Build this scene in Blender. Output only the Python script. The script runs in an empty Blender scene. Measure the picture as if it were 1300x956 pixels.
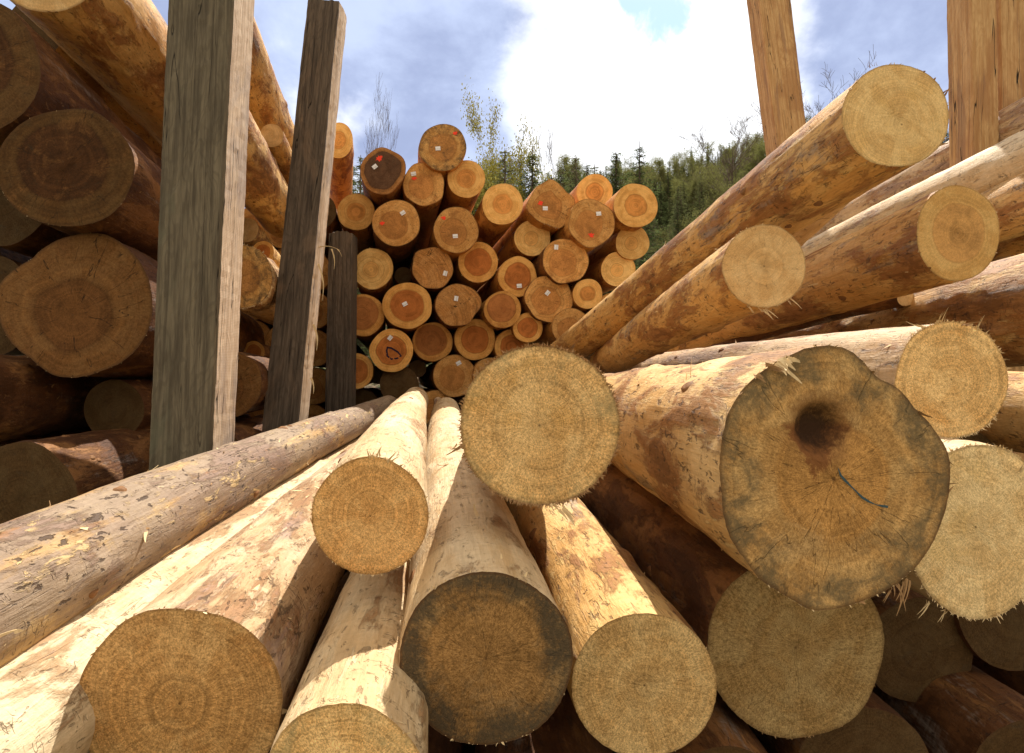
import bpy, math, random
import numpy as np
from mathutils import Vector, Matrix

C = bpy.context.scene
COL = C.collection
# ------------------------------------------------------------ camera
F = 722.0                        # focal length in photograph pixels (1300 wide)
CX, CY = 650.0, 433.0            # principal point (photograph without its border)
PITCH = math.radians(3.35)
EYE = Vector((0, 0, 1.27))
cam = bpy.data.cameras.new('camera'); cam_o = bpy.data.objects.new('camera', cam); COL.objects.link(cam_o)
cam.sensor_width = 36; cam.lens = F / 1300 * 36; cam.shift_y = -(478 - CY) / 1300
cam.clip_start = 0.05; cam.clip_end = 2000
cam_o.location = EYE; cam_o.rotation_euler = (math.radians(90) + PITCH, 0, 0)
C.camera = cam_o
def ray(u, v):
    x, y, z = (u - CX) / F, 1.0, -(v - CY) / F
    c, s = math.cos(PITCH), math.sin(PITCH)
    return Vector((x, y * c - z * s, y * s + z * c))
def at(u, v, d):
    return EYE + ray(u, v) * d

# ------------------------------------------------------------ light
SUN = Vector((0.19, 0.50, 0.845)).normalized()
w = bpy.data.worlds.new('World'); C.world = w; w.use_nodes = True
nt = w.node_tree; nt.nodes.clear()

class NB:
    """small node builder"""
    def __init__(s, tree): s.t = tree
    def n(s, typ, ins=None, **props):
        nd = s.t.nodes.new(typ)
        for k, v in props.items(): setattr(nd, k, v)
        for k, v in (ins or {}).items(): s.put(nd.inputs[k], v)
        return nd
    def put(s, sock, v):
        if isinstance(v, bpy.types.NodeSocket): s.t.links.new(v, sock)
        elif isinstance(v, bpy.types.Node): s.t.links.new(v.outputs[0], sock)
        else:
            if hasattr(sock, 'default_value'):
                if sock.type == 'RGBA' and len(v) == 3: v = (*v, 1)
                sock.default_value = v
    def m(s, op, a, b=None, c=None, clamp=False):
        nd = s.t.nodes.new('ShaderNodeMath'); nd.operation = op; nd.use_clamp = clamp
        s.put(nd.inputs[0], a)
        if b is not None: s.put(nd.inputs[1], b)
        if c is not None: s.put(nd.inputs[2], c)
        return nd.outputs[0]
    def vm(s, op, a, b=None):
        nd = s.t.nodes.new('ShaderNodeVectorMath'); nd.operation = op
        s.put(nd.inputs[0], a)
        if b is not None: s.put(nd.inputs[1], b)
        return nd.outputs['Value'] if op in ('DOT_PRODUCT', 'LENGTH') else nd.outputs[0]
    def noise(s, vec, scale, detail=4, rough=.55, dist=0, w=None):
        ins = {'Vector': vec, 'Scale': scale, 'Detail': detail, 'Roughness': rough, 'Distortion': dist}
        nd = s.n('ShaderNodeTexNoise', {}, noise_dimensions='4D' if w is not None else '3D')
        for k, v in ins.items(): s.put(nd.inputs[k], v)
        if w is not None: s.put(nd.inputs['W'], w)
        return nd.outputs[0]
    def smooth(s, x, a, b, lo=0., hi=1.):
        nd = s.t.nodes.new('ShaderNodeMapRange'); nd.interpolation_type = 'SMOOTHSTEP'
        s.put(nd.inputs[0], x); s.put(nd.inputs[1], a); s.put(nd.inputs[2], b); s.put(nd.inputs[3], lo); s.put(nd.inputs[4], hi)
        return nd.outputs[0]
    def mix(s, f, a, b, blend='MIX'):
        nd = s.t.nodes.new('ShaderNodeMix'); nd.data_type = 'RGBA'; nd.blend_type = blend
        s.put(nd.inputs[0], f); s.put(nd.inputs[6], a); s.put(nd.inputs[7], b)
        return nd.outputs[2]
    def scale(s, vec, xyz):
        nd = s.t.nodes.new('ShaderNodeMapping'); s.put(nd.inputs[0], vec); nd.inputs['Scale'].default_value = xyz
        return nd.outputs[0]

b = NB(nt)
sky = b.n('ShaderNodeTexSky', sky_type='NISHITA', sun_disc=False)
sky.sun_elevation = math.asin(SUN.z); sky.sun_rotation = math.atan2(SUN.x, SUN.y); sky.air_density = 1.0; sky.dust_density = 0.4
gen = b.n('ShaderNodeTexCoord').outputs['Generated']
def lobe(u, v, deg0, deg1):
    d = ray(u, v).normalized()
    dp = b.vm('DOT_PRODUCT', gen, tuple(d))
    return b.smooth(dp, math.cos(math.radians(deg1)), math.cos(math.radians(deg0)))
sep = b.n('ShaderNodeSeparateXYZ', {0: gen})
den = b.m('ADD', b.m('MAXIMUM', sep.outputs[2], 0.0), 0.75)
flat = b.n('ShaderNodeVectorMath', {0: gen, 'Scale': b.m('DIVIDE', 1.0, den)}, operation='SCALE').outputs[0]
n_big = b.noise(flat, 3.0, 9, .56, .25)
n_fine = b.noise(flat, 9.0, 8, .6, .4)
# how sunlit the cloud is: bright towards the sun, blue-grey bellies to the left
n_mid = b.noise(flat, 5.6, 10, .58, .15)
bright = b.m('ADD', b.m('MULTIPLY', lobe(880, 120, 4, 24), .55), b.m('MULTIPLY', n_big, .60))
bright = b.m('ADD', bright, b.m('MULTIPLY', b.m('SUBTRACT', n_mid, .5), .85))
bright = b.m('SUBTRACT', bright, b.m('MULTIPLY', lobe(560, 100, 3, 14), .16))
bright = b.m('SUBTRACT', bright, b.m('MULTIPLY', lobe(1120, 50, 1, 12), .34))
bright = b.m('ADD', bright, b.m('MULTIPLY', lobe(445, 190, 1, 8), .30))
cf = b.smooth(bright, .38, .72)
belly = b.mix(b.smooth(n_mid, .35, .65), (.26, .31, .47), (.42, .49, .67))
cloud = b.mix(cf, belly, (.90, .915, .95))
# sky out of view: warm cloud colour added as fill for the shaded ends
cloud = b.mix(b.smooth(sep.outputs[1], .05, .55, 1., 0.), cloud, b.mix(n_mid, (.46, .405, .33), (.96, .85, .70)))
clear = b.m('ADD', b.m('ADD', lobe(835, 18, .3, 4.4), b.m('MULTIPLY', lobe(790, -60, 1, 5), .9)), b.m('MULTIPLY', b.m('SUBTRACT', n_fine, .5), 2.3))
clear = b.m('MULTIPLY', clear, b.smooth(lobe(830, 0, 1, 11), .1, .4))
clearf = b.smooth(clear, .45, .85)
skyc = b.n('ShaderNodeVectorMath', {0: sky.outputs[0], 'Scale': .15}, operation='SCALE').outputs[0]
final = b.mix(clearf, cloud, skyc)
SKYS = 0.1
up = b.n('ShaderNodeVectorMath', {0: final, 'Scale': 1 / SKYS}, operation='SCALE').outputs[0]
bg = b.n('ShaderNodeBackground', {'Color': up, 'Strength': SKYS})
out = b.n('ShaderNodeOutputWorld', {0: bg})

sl = bpy.data.lights.new('sun', 'SUN'); sl.energy = 5.0; sl.angle = math.radians(.53); sl.color = (1, .94, .84)
so = bpy.data.objects.new('sun', sl); COL.objects.link(so); so.location = (0, 0, 30)
so.rotation_euler = SUN.to_track_quat('Z', 'Y').to_euler()
C.view_settings.view_transform = 'Standard'; C.view_settings.look = 'None'
C.view_settings.exposure = 0.7; C.view_settings.gamma = 1
C.render.engine = 'CYCLES'
C.cycles.max_bounces = 8; C.cycles.diffuse_bounces = 5; C.cycles.sample_clamp_indirect = 8

# ------------------------------------------------------------ helpers
def tag(o, label=None, cat=None, group=None, kind=None):
    if label: o['label'] = label
    if cat: o['category'] = cat
    if group: o['group'] = group
    if kind: o['kind'] = kind
    return o
def link(name, me, mats, parent=None, smooth=True):
    if not isinstance(mats, (list, tuple)): mats = [mats]
    for m in mats: me.materials.append(m)
    o = bpy.data.objects.new(name, me); COL.objects.link(o)
    if parent: o.parent = parent
    if smooth:
        me.polygons.foreach_set('use_smooth', [True] * len(me.polygons))
    return o
def mesh(name, V, Fc, uv=None):
    me = bpy.data.meshes.new(name)
    me.from_pydata([tuple(v) for v in V], [], [tuple(f) for f in Fc])
    if uv is not None:
        l = me.uv_layers.new(name='face')
        idx = np.zeros(len(me.loops), dtype=np.int32); me.loops.foreach_get('vertex_index', idx)
        l.data.foreach_set('uv', np.asarray(uv, dtype=np.float32)[idx].ravel())
    me.update()
    return me
def empty(name, loc=(0, 0, 0)):
    o = bpy.data.objects.new(name, None); COL.objects.link(o); o.location = loc; o.empty_display_size = .1
    return o

def pnoise(rng, th, s, nth, cell, L):
    """value noise, periodic in th, cell metres along s"""
    ns = int(L / cell) + 3
    g = rng.uniform(-1, 1, (nth, ns))
    a = (th / (2 * math.pi) * nth) % nth; i = np.floor(a).astype(int); fa = a - i; fa = fa * fa * (3 - 2 * fa)
    c = s / cell; j = np.clip(np.floor(c).astype(int), 0, ns - 2); fc = c - j; fc = fc * fc * (3 - 2 * fc)
    i0, i1 = i % nth, (i + 1) % nth
    return (g[i0, j] * (1 - fa) + g[i1, j] * fa) * (1 - fc) + (g[i0, j + 1] * (1 - fa) + g[i1, j + 1] * fa) * fc

# ------------------------------------------------------------ materials
def new_mat(name):
    m = bpy.data.materials.new(name); m.use_nodes = True; m.node_tree.nodes.clear()
    return m, NB(m.node_tree)
def finish(b, col, rough, height=None, bump=.5, dist=.004, spec=.25):
    bs = b.n('ShaderNodeBsdfPrincipled', {'Base Color': col, 'Roughness': rough, 'Specular IOR Level': spec})
    if height is not None:
        bp = b.n('ShaderNodeBump', {'Height': height, 'Strength': bump, 'Distance': dist})
        b.put(bs.inputs['Normal'], bp.outputs[0])
    b.n('ShaderNodeOutputMaterial', {0: bs})

def stem_mat(name, light, base, brown, red=.5, grey=0.0, fleck=.5, greycol=(.30, .26, .23), bump=.9):
    """debarked log side: pale wood, tan bast, ragged red-brown inner bark, grey weathering, tool marks"""
    m, b = new_mat(name)
    oc = b.n('ShaderNodeTexCoord').outputs['Object']
    rnd = b.m('MULTIPLY', b.n('ShaderNodeObjectInfo').outputs['Random'], 60.)
    vA = b.scale(oc, (1, 1, .36)); vB = b.scale(oc, (1, 1, .05)); vC = b.scale(oc, (.16, .16, 1.0))
    off = lambda k: b.m('ADD', rnd, float(k))
    n1 = b.noise(vA, 6, 11, .68, .25, rnd)
    n2 = b.noise(vB, 120, 5, .65, .1, rnd)           # fibres along the stem
    n3 = b.noise(vA, 8, 12, .70, .5, off(7))
    n4 = b.noise(b.scale(oc, (1, 1, .22)), 6, 11, .70, .3, off(13))
    n5 = b.noise(vA, 85, 6, .7, .2, rnd)
    n6 = b.noise(vC, 75, 4, .6, .5, rnd)             # marks left around the stem by the debarker
    n7 = b.noise(oc, 2.3, 3, .5, 0, off(31))
    c = b.mix(b.smooth(n1, .40, .58), light, base)
    thr = b.m('ADD', n3, b.m('MULTIPLY', b.m('SUBTRACT', n7, .5), .45))
    thr = b.m('ADD', thr, b.m('MULTIPLY', b.m('SUBTRACT', n2, .5), .14))
    mb = b.smooth(thr, .56 - .12 * red, .64 - .12 * red)
    c = b.mix(b.m('MULTIPLY', mb, .80), c, brown)
    mb2 = b.smooth(thr, .63 - .10 * red, .70 - .10 * red)
    c = b.mix(b.m('MULTIPLY', mb2, .60), c, tuple(x * .42 for x in brown))
    if grey > 0:
        mg = b.m('MULTIPLY', b.smooth(b.m('ADD', n4, b.m('MULTIPLY', b.m('SUBTRACT', n6, .5), .12)), .60 - .12 * grey, .70 - .12 * grey), .75)
        c = b.mix(mg, c, greycol)
    f1 = b.m('MULTIPLY', b.smooth(b.noise(b.scale(oc, (1, 1, .35)), 30, 5, .7, .6, off(41)), .56, .60), fleck)
    f1 = b.m('MULTIPLY', f1, b.smooth(n1, .46, .54)); c = b.mix(b.m('MULTIPLY', f1, .7), c, tuple(min(.85, x * 1.18) for x in light))
    f2 = b.m('MULTIPLY', b.smooth(b.noise(b.scale(oc, (1, 1, .45)), 55, 4, .62, .5, off(3)), .60, .645), fleck)
    c = b.mix(b.m('MULTIPLY', f2, .85), c, (.06, .032, .018))
    ck = b.noise(b.scale(oc, (1, 1, .10)), 24, 3, .6, .2, off(17))
    ln = b.smooth(b.m('ABSOLUTE', b.m('SUBTRACT', ck, .5)), .0, .010, 1., 0.)
    ln = b.m('MULTIPLY', ln, b.smooth(n4, .50, .60))
    c = b.mix(b.m('MULTIPLY', ln, .65), c, (.06, .035, .02))
    ds = b.noise(b.scale(oc, (.35, .35, 1.)), 60, 2, .5, .4, off(23))     # short cross cuts
    dl = b.m('MULTIPLY', b.smooth(b.m('ABSOLUTE', b.m('SUBTRACT', ds, .5)), .0, .016, 1., 0.), b.smooth(b.noise(oc, 14, 3, .6, 0, off(29)), .54, .60))
    c = b.mix(b.m('MULTIPLY', dl, .6 * min(1., fleck + .2)), c, (.07, .04, .022))
    c = b.mix(1.0, c, b.mix(n2, (.62, .60, .57), (1.22, 1.23, 1.24)), 'MULTIPLY')
    c = b.mix(1.0, c, b.mix(n5, (.74, .71, .68), (1.16, 1.16, 1.16)), 'MULTIPLY')
    c = b.mix(.55, c, b.mix(1., c, b.mix(n6, (.60, .57, .54), (1.30, 1.31, 1.32)), 'MULTIPLY'))
    h = b.m('ADD', b.m('ADD', b.m('MULTIPLY', n2, .5), b.m('MULTIPLY', n5, .6)), b.m('MULTIPLY', mb, .45))
    h = b.m('ADD', b.m('SUBTRACT', h, b.m('MULTIPLY', f2, .8)), b.m('SUBTRACT', b.m('MULTIPLY', n3, .9), b.m('MULTIPLY', b.m('ADD', ln, dl), .6)))
    h = b.m('ADD', h, b.m('ADD', b.m('MULTIPLY', f1, .5), b.m('MULTIPLY', n6, .35)))
    finish(b, c, .62, h, bump, .007)
    return m

def face_mat(name, sap, heart=None, hr=.6, stain=0.0, staincol=(.06, .05, .035), rimdark=.4, rings=34, ringamp=.5,
             grain=.7, crack=.3, patch=None, offset=(0, 0), fuzzy=.6, rimstain=0.0, hollow=None, stainmix=.9):
    """sawn end: growth rings, heartwood, radial checks, saw fuzz, blue-grey mould"""
    m, b = new_mat(name)
    tc = b.n('ShaderNodeTexCoord'); oc, uv = tc.outputs['Object'], tc.outputs['UV']
    rnd = b.m('MULTIPLY', b.n('ShaderNodeObjectInfo').outputs['Random'], 60.)
    p = b.vm('ADD', uv, (offset[0], offset[1], 0))
    wob = b.noise(p, 1.6, 3, .5, 0, rnd)
    r0 = b.vm('LENGTH', uv); r1 = b.vm('LENGTH', p)
    r = b.m('ADD', r1, b.m('MULTIPLY', b.m('SUBTRACT', wob, .5), .16))
    nf = b.noise(oc, 330, 3, .7, 0, rnd)
    nm = b.noise(oc, 95, 5, .65, .5, rnd)
    nl = b.noise(oc, 11, 6, .6, .6, rnd)
    vr = b.n('ShaderNodeVectorRotate', {'Vector': oc, 'Angle': rnd}, rotation_type='Z_AXIS').outputs[0]
    saw = b.noise(b.scale(vr, (11, .8, 1)), 26, 4, .65, .5, rnd)
    rw = b.m('ADD', r, b.m('MULTIPLY', b.m('SUBTRACT', b.noise(p, 5, 4, .6, 0, b.m('ADD', rnd, 2.)), .5), .035))
    rv = b.n('ShaderNodeCombineXYZ', {0: b.m('MULTIPLY', rw, float(rings))})
    ring = b.m('MULTIPLY', b.m('SUBTRACT', b.noise(rv, 1.6, 2, .6, 0, rnd), .5), 4.5)
    ring2 = b.m('MULTIPLY', b.m('SUBTRACT', b.noise(rv, .33, 1, .5, 0, b.m('ADD', rnd, 4.)), .5), 3.2)
    c = b.mix(b.smooth(nl, .38, .60), sap, tuple(x * y for x, y in zip(sap, (.82, .74, .64))))
    if heart:
        hm = b.smooth(b.m('ADD', r, b.m('MULTIPLY', b.m('SUBTRACT', nm, .5), .04)), hr - .025, hr + .025, 1., 0.)
        hc = b.mix(b.smooth(nl, .4, .62), heart, tuple(x * .74 for x in heart))
        c = b.mix(b.m('MULTIPLY', hm, .92), c, hc)
        edge = b.smooth(b.m('ABSOLUTE', b.m('SUBTRACT', r, hr)), 0, .05, 1., 0.)
        c = b.mix(b.m('MULTIPLY', edge, .35), c, tuple(x * .5 for x in heart))
    if patch:
        pm = b.smooth(b.m('ADD', b.noise(oc, 9, 7, .68, .6, b.m('ADD', rnd, 9.)), b.m('MULTIPLY', b.m('SUBTRACT', nm, .5), .2)), .52, .66)
        c = b.mix(b.m('MULTIPLY', pm, .6), c, patch)
    ra = b.m('MULTIPLY', b.smooth(nl, .3, .6, .3, 1.), ringamp)
    rf = b.m('ADD', 1.0, b.m('MULTIPLY', b.m('ADD', b.m('MULTIPLY', ring, .26), b.m('MULTIPLY', ring2, .20)), ra))
    c = b.mix(1., c, b.n('ShaderNodeCombineColor', {0: rf, 1: rf, 2: rf}).outputs[0], 'MULTIPLY')
    ndir = b.n('ShaderNodeVectorMath', {0: b.vm('NORMALIZE', p), 'Scale': 42.}, operation='SCALE').outputs[0]
    rays = b.noise(b.vm('ADD', ndir, b.n('ShaderNodeCombineXYZ', {2: b.m('MULTIPLY', r1, 26.)})), 1., 3, .6, .2, rnd)
    g = b.m('ADD', b.m('MULTIPLY', b.smooth(rays, .38, .62), .42), b.m('MULTIPLY', b.m('ADD', b.m('MULTIPLY', b.smooth(nf, .40, .60), .55), b.m('MULTIPLY', b.smooth(nm, .36, .64), .30)), .68))
    c = b.mix(grain, c, b.mix(1., c, b.mix(g, (.46, .41, .33), (1.50, 1.46, 1.40)), 'MULTIPLY'))
    c = b.mix(.6, c, b.mix(1., c, b.mix(saw, (.62, .59, .55), (1.35, 1.35, 1.32)), 'MULTIPLY'))
    # radial checks
    nrm = b.vm('NORMALIZE', p)
    cv = b.vm('ADD', b.n('ShaderNodeVectorMath', {0: nrm, 'Scale': 3.2}, operation='SCALE').outputs[0], b.n('ShaderNodeCombineXYZ', {2: b.m('MULTIPLY', r1, .9)}).outputs[0])
    cn = b.noise(cv, 1.3, 3, .5, .12, rnd)
    ln = b.smooth(b.m('ABSOLUTE', b.m('SUBTRACT', cn, .5)), .0, .008, 1., 0.)
    ln = b.m('MULTIPLY', b.m('MULTIPLY', ln, b.smooth(b.noise(cv, 2.5, 1, .5, 0, b.m('ADD', rnd, 5.)), .48, .56)), crack)
    c = b.mix(ln, c, (.035, .02, .01))
    if stain > 0:
        sn = b.m('ADD', b.noise(oc, 13, 8, .68, .8, b.m('ADD', rnd, 21.)), b.m('MULTIPLY', b.smooth(r0, .35, 1.), .22 * rimstain))
        sn = b.m('ADD', sn, b.m('MULTIPLY', b.m('SUBTRACT', nm, .5), .25)); sm = b.smooth(sn, .62 - .24 * stain, .90 - .24 * stain)
        sm = b.m('MULTIPLY', sm, b.smooth(nm, .25, .55, .55, 1.))
        c = b.mix(b.m('MULTIPLY', sm, stainmix), c, staincol)
    if hollow:
        hd = b.vm('ADD', oc, (-hollow[0], -hollow[1], 0)); sx = b.n('ShaderNodeSeparateXYZ', {0: hd})
        wn = b.m('MULTIPLY', b.m('SUBTRACT', b.noise(oc, 34, 9, .74, .8, rnd), .5), .10)
        hy = sx.outputs[1]
        # round brown rot with a tongue of darker wood running down from it
        rr1 = b.m('ADD', b.m('SQRT', b.m('ADD', b.m('MULTIPLY', sx.outputs[0], sx.outputs[0]), b.m('MULTIPLY', hy, hy))), wn)
        tw = b.m('ADD', b.m('ADD', b.m('ABSOLUTE', b.m('ADD', sx.outputs[0], .010)), b.m('MULTIPLY', b.m('ADD', hy, .098), -.66)), wn)
        tong = b.m('MULTIPLY', b.smooth(tw, -.004, .010, 1., 0.), b.smooth(hy, .0, .02, 1., 0.))
        c = b.mix(b.m('MULTIPLY', b.smooth(rr1, .055, .10, 1., 0.), .6), c, (.20, .095, .035))
        c = b.mix(b.m('MULTIPLY', tong, .85), c, (.17, .065, .022))
        c = b.mix(b.m('MULTIPLY', b.smooth(rr1, .024, .064, 1., 0.), .92), c, (.035, .018, .010))
    rim = b.smooth(r0, .955, .995)
    c = b.mix(b.m('MULTIPLY', rim, rimdark), c, (.09, .045, .02))
    pith = b.smooth(r1, .008, .022, 1., 0.)
    c = b.mix(b.m('MULTIPLY', pith, .7), c, (.12, .06, .025))
    tone = b.m('ADD', .86, b.m('MULTIPLY', b.m('FRACT', b.m('MULTIPLY', rnd, 3.7)), .28))
    c = b.n('ShaderNodeVectorMath', {0: c, 'Scale': tone}, operation='SCALE').outputs[0]
    h = b.m('ADD', b.m('MULTIPLY', nf, fuzzy), b.m('ADD', b.m('MULTIPLY', nm, fuzzy), b.m('MULTIPLY', saw, .5)))
    h = b.m('SUBTRACT', b.m('ADD', h, b.m('MULTIPLY', ring, .05)), b.m('MULTIPLY', ln, .8))
    finish(b, c, .78, h, .8, .004, .12)
    return m

def plain_mat(name, col, rough=.7, var=.3, scale=40, bump=.3):
    m, b = new_mat(name)
    oc = b.n('ShaderNodeTexCoord').outputs['Object']
    n = b.noise(oc, scale, 5, .6, .2)
    c = b.mix(n, tuple(x * (1 - var) for x in col), tuple(min(1, x * (1 + var)) for x in col))
    finish(b, c, rough, n, bump, .003)
    return m

STEM = {
 'pale':   stem_mat('stem_pale',   (.70, .53, .35), (.56, .37, .20), (.34, .17, .075), red=.45, grey=.8, fleck=.7, greycol=(.37, .26, .22)),
 'cream':  stem_mat('stem_cream',  (.76, .61, .40), (.65, .46, .25), (.42, .23, .10), red=.1, grey=.3, fleck=.5, greycol=(.42, .30, .24)),
 'weather':stem_mat('stem_weather',(.64, .46, .22), (.48, .30, .13), (.36, .14, .04), red=.35, grey=1.7, fleck=1., greycol=(.25, .195, .165)),
 'orange': stem_mat('stem_orange', (.80, .52, .21), (.68, .38, .12), (.34, .14, .045), red=.6, grey=.35, fleck=.7),
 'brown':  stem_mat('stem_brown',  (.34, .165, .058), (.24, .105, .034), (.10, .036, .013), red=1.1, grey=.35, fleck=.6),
 'tan':    stem_mat('stem_tan',    (.78, .54, .26), (.64, .39, .15), (.34, .15, .05), red=.65, grey=.45, fleck=.8),
 'back':   stem_mat('stem_back',   (.70, .36, .10), (.58, .26, .06), (.28, .08, .015), red=.3, grey=0, fleck=.3),
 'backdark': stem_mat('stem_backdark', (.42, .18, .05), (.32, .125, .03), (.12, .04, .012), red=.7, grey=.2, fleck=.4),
}
FACE = {
 'fuzzy':  face_mat('face_fuzzy', (.86, .61, .30), None, stain=.05, staincol=(.26, .23, .12), rings=26, ringamp=1.1, grain=.9, crack=.03, patch=(.62, .38, .13), fuzzy=1., rimstain=.9, stainmix=.7),
 'fuzzy_brown': face_mat('face_fuzzy_brown', (.76, .49, .22), None, rings=26, ringamp=1.1, grain=.9, crack=.0, patch=(.50, .25, .08), fuzzy=1.),
 'sawn':   face_mat('face_sawn', (.74, .53, .25), None, rings=30, ringamp=.85, grain=.4, crack=.1, fuzzy=.4, offset=(-.1, .18), patch=(.66, .44, .17)),
 'sawn2':  face_mat('face_sawn2', (.72, .50, .25), None, rings=24, ringamp=.6, grain=.35, crack=.35, fuzzy=.4, patch=(.62, .38, .16)),
 'sawn_heart': face_mat('face_sawn_heart', (.76, .50, .20), (.70, .39, .14), .62, rings=22, ringamp=.7, grain=.35, crack=.1, fuzzy=.4),
 'rough':  face_mat('face_rough', (.86, .62, .31), None, rings=26, ringamp=1.1, grain=.85, crack=.05, patch=(.70, .40, .14), fuzzy=.9),
 'light':  face_mat('face_light', (.88, .70, .40), None, rings=26, ringamp=1.0, grain=.7, crack=.05, offset=(.05, -.05), fuzzy=.7, patch=(.74, .54, .25)),
 'mouldy': face_mat('face_mouldy', (.36, .23, .10), (.32, .185, .07), .72, stain=.20, staincol=(.050, .043, .030), rings=22, ringamp=.8, grain=1., crack=.5, fuzzy=.8, rimstain=1.6, rimdark=.8, patch=(.20, .14, .075), stainmix=.85),
 'giant':  face_mat('face_giant', (.51, .335, .145), (.49, .27, .09), .50, stain=.12, staincol=(.095, .078, .046), rings=20, ringamp=.8, grain=.75, crack=.6, fuzzy=.5, rimstain=1.2, rimdark=.6, patch=(.40, .265, .125), stainmix=.8, hollow=(-.022, .105)),
 'lowgreen': face_mat('face_lowgreen', (.68, .50, .25), None, rings=24, ringamp=1.0, grain=.9, crack=.3, fuzzy=1., patch=(.48, .31, .13)),
 'shaded': face_mat('face_shaded', (.40, .29, .135), None, rings=24, ringamp=1.0, grain=.9, crack=.3, fuzzy=1., patch=(.30, .20, .09), stain=.05),  # darker copy of lowgreen, with the shade under the giant log in its colour
 'lowdark': face_mat('face_lowdark', (.10, .062, .027), None, stain=.3, rings=22, ringamp=.8, grain=.6, crack=.4, fuzzy=.6),  # deep shade among the low logs is put into this wood colour
 'oldring_shaded': face_mat('face_oldring_shaded', (.115, .062, .022), (.085, .035, .012), .66, stain=.40, staincol=(.04, .03, .016), rings=9, ringamp=1.3, grain=.6, crack=.7, fuzzy=.4, rimdark=.5, patch=(.19, .09, .03), offset=(.05, -.1)),  # old wood, darkened further to carry the shade of the left stack
 'cracked': face_mat('face_cracked', (.19, .098, .036), (.155, .068, .022), .5, rings=22, ringamp=1., grain=.6, crack=1., fuzzy=.4, rimdark=.7, patch=(.15, .07, .026), offset=(.02, .12)),  # wood colour lowered too for the shade of the left stack
 'sap':    face_mat('face_sap', (.76, .45, .155), (.64, .28, .075), .50, rings=14, ringamp=1., grain=.3, crack=.1, fuzzy=.3, rimdark=.1),
 'pale':   face_mat('face_pale', (.78, .51, .20), (.72, .40, .13), .40, rings=14, ringamp=1., grain=.35, crack=.1, fuzzy=.4, rimdark=.1, offset=(.08, .05)),
 'heart':  face_mat('face_heart', (.72, .40, .125), (.48, .155, .038), .68, rings=16, ringamp=1., grain=.3, crack=.3, fuzzy=.3, rimdark=.1),
 'heart2': face_mat('face_heart2', (.66, .35, .105), (.42, .16, .05), .78, rings=16, ringamp=1., grain=.3, crack=.6, fuzzy=.3, rimdark=.3, offset=(.06, -.08), patch=(.34, .12, .035)),
 'knotty': face_mat('face_knotty', (.62, .35, .125), (.50, .23, .07), .6, rings=16, ringamp=1., grain=.6, crack=.8, fuzzy=.4, stain=.12, patch=(.30, .125, .04), rimdark=.6, offset=(.12, .1)),
 'plank':  face_mat('face_plank', (.46, .24, .085), None, rings=10, ringamp=1.4, grain=.6, crack=1., fuzzy=.4, stain=.2, patch=(.24, .10, .035), rimdark=.7, offset=(1.2, .8)),
 'dirty':  face_mat('face_dirty', (.56, .33, .12), (.46, .22, .07), .6, rings=16, ringamp=1., grain=.7, crack=.6, fuzzy=.4, stain=.55, staincol=(.05, .035, .025), rimstain=.5),
 'black':  face_mat('face_black', (.38, .19, .07), (.10, .055, .035), .80, rings=16, ringamp=.8, grain=.6, crack=.4, fuzzy=.4, stain=.4, staincol=(.035, .028, .022)),
}
M_SPL = plain_mat('splinter_wood', (.66, .50, .28), .7, .3, 60)
M_SPLD = plain_mat('splinter_dark', (.34, .20, .09), .7, .4, 60)
M_KNOT = plain_mat('knot_wood', (.20, .095, .035), .7, .5, 90, .8)
M_RED = plain_mat('red_marking_paint', (.85, .05, .015), .5, .1, 80)
M_BLUE = plain_mat('blue_marking_chalk', (.045, .085, .10), .8, .5, 220)
M_NAVY = plain_mat('dark_marking_line', (.02, .012, .03), .8, .3, 90)
def tag_material():
    m, b = new_mat('paper_tag')
    uv = b.n('ShaderNodeTexCoord').outputs['UV']
    sx = b.n('ShaderNodeSeparateXYZ', {0: uv})
    bars = b.smooth(b.m('SINE', b.m('MULTIPLY', sx.outputs[0], 62.)), .3, .5)
    band = b.m('MULTIPLY', b.smooth(b.m('ABSOLUTE', b.m('SUBTRACT', sx.outputs[1], .34)), .12, .14, 1., 0.), bars)
    c = b.mix(b.m('MULTIPLY', band, .85), (.78, .78, .80), (.12, .12, .15))
    finish(b, c, .4)
    return m
M_TAG = tag_material()

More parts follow.
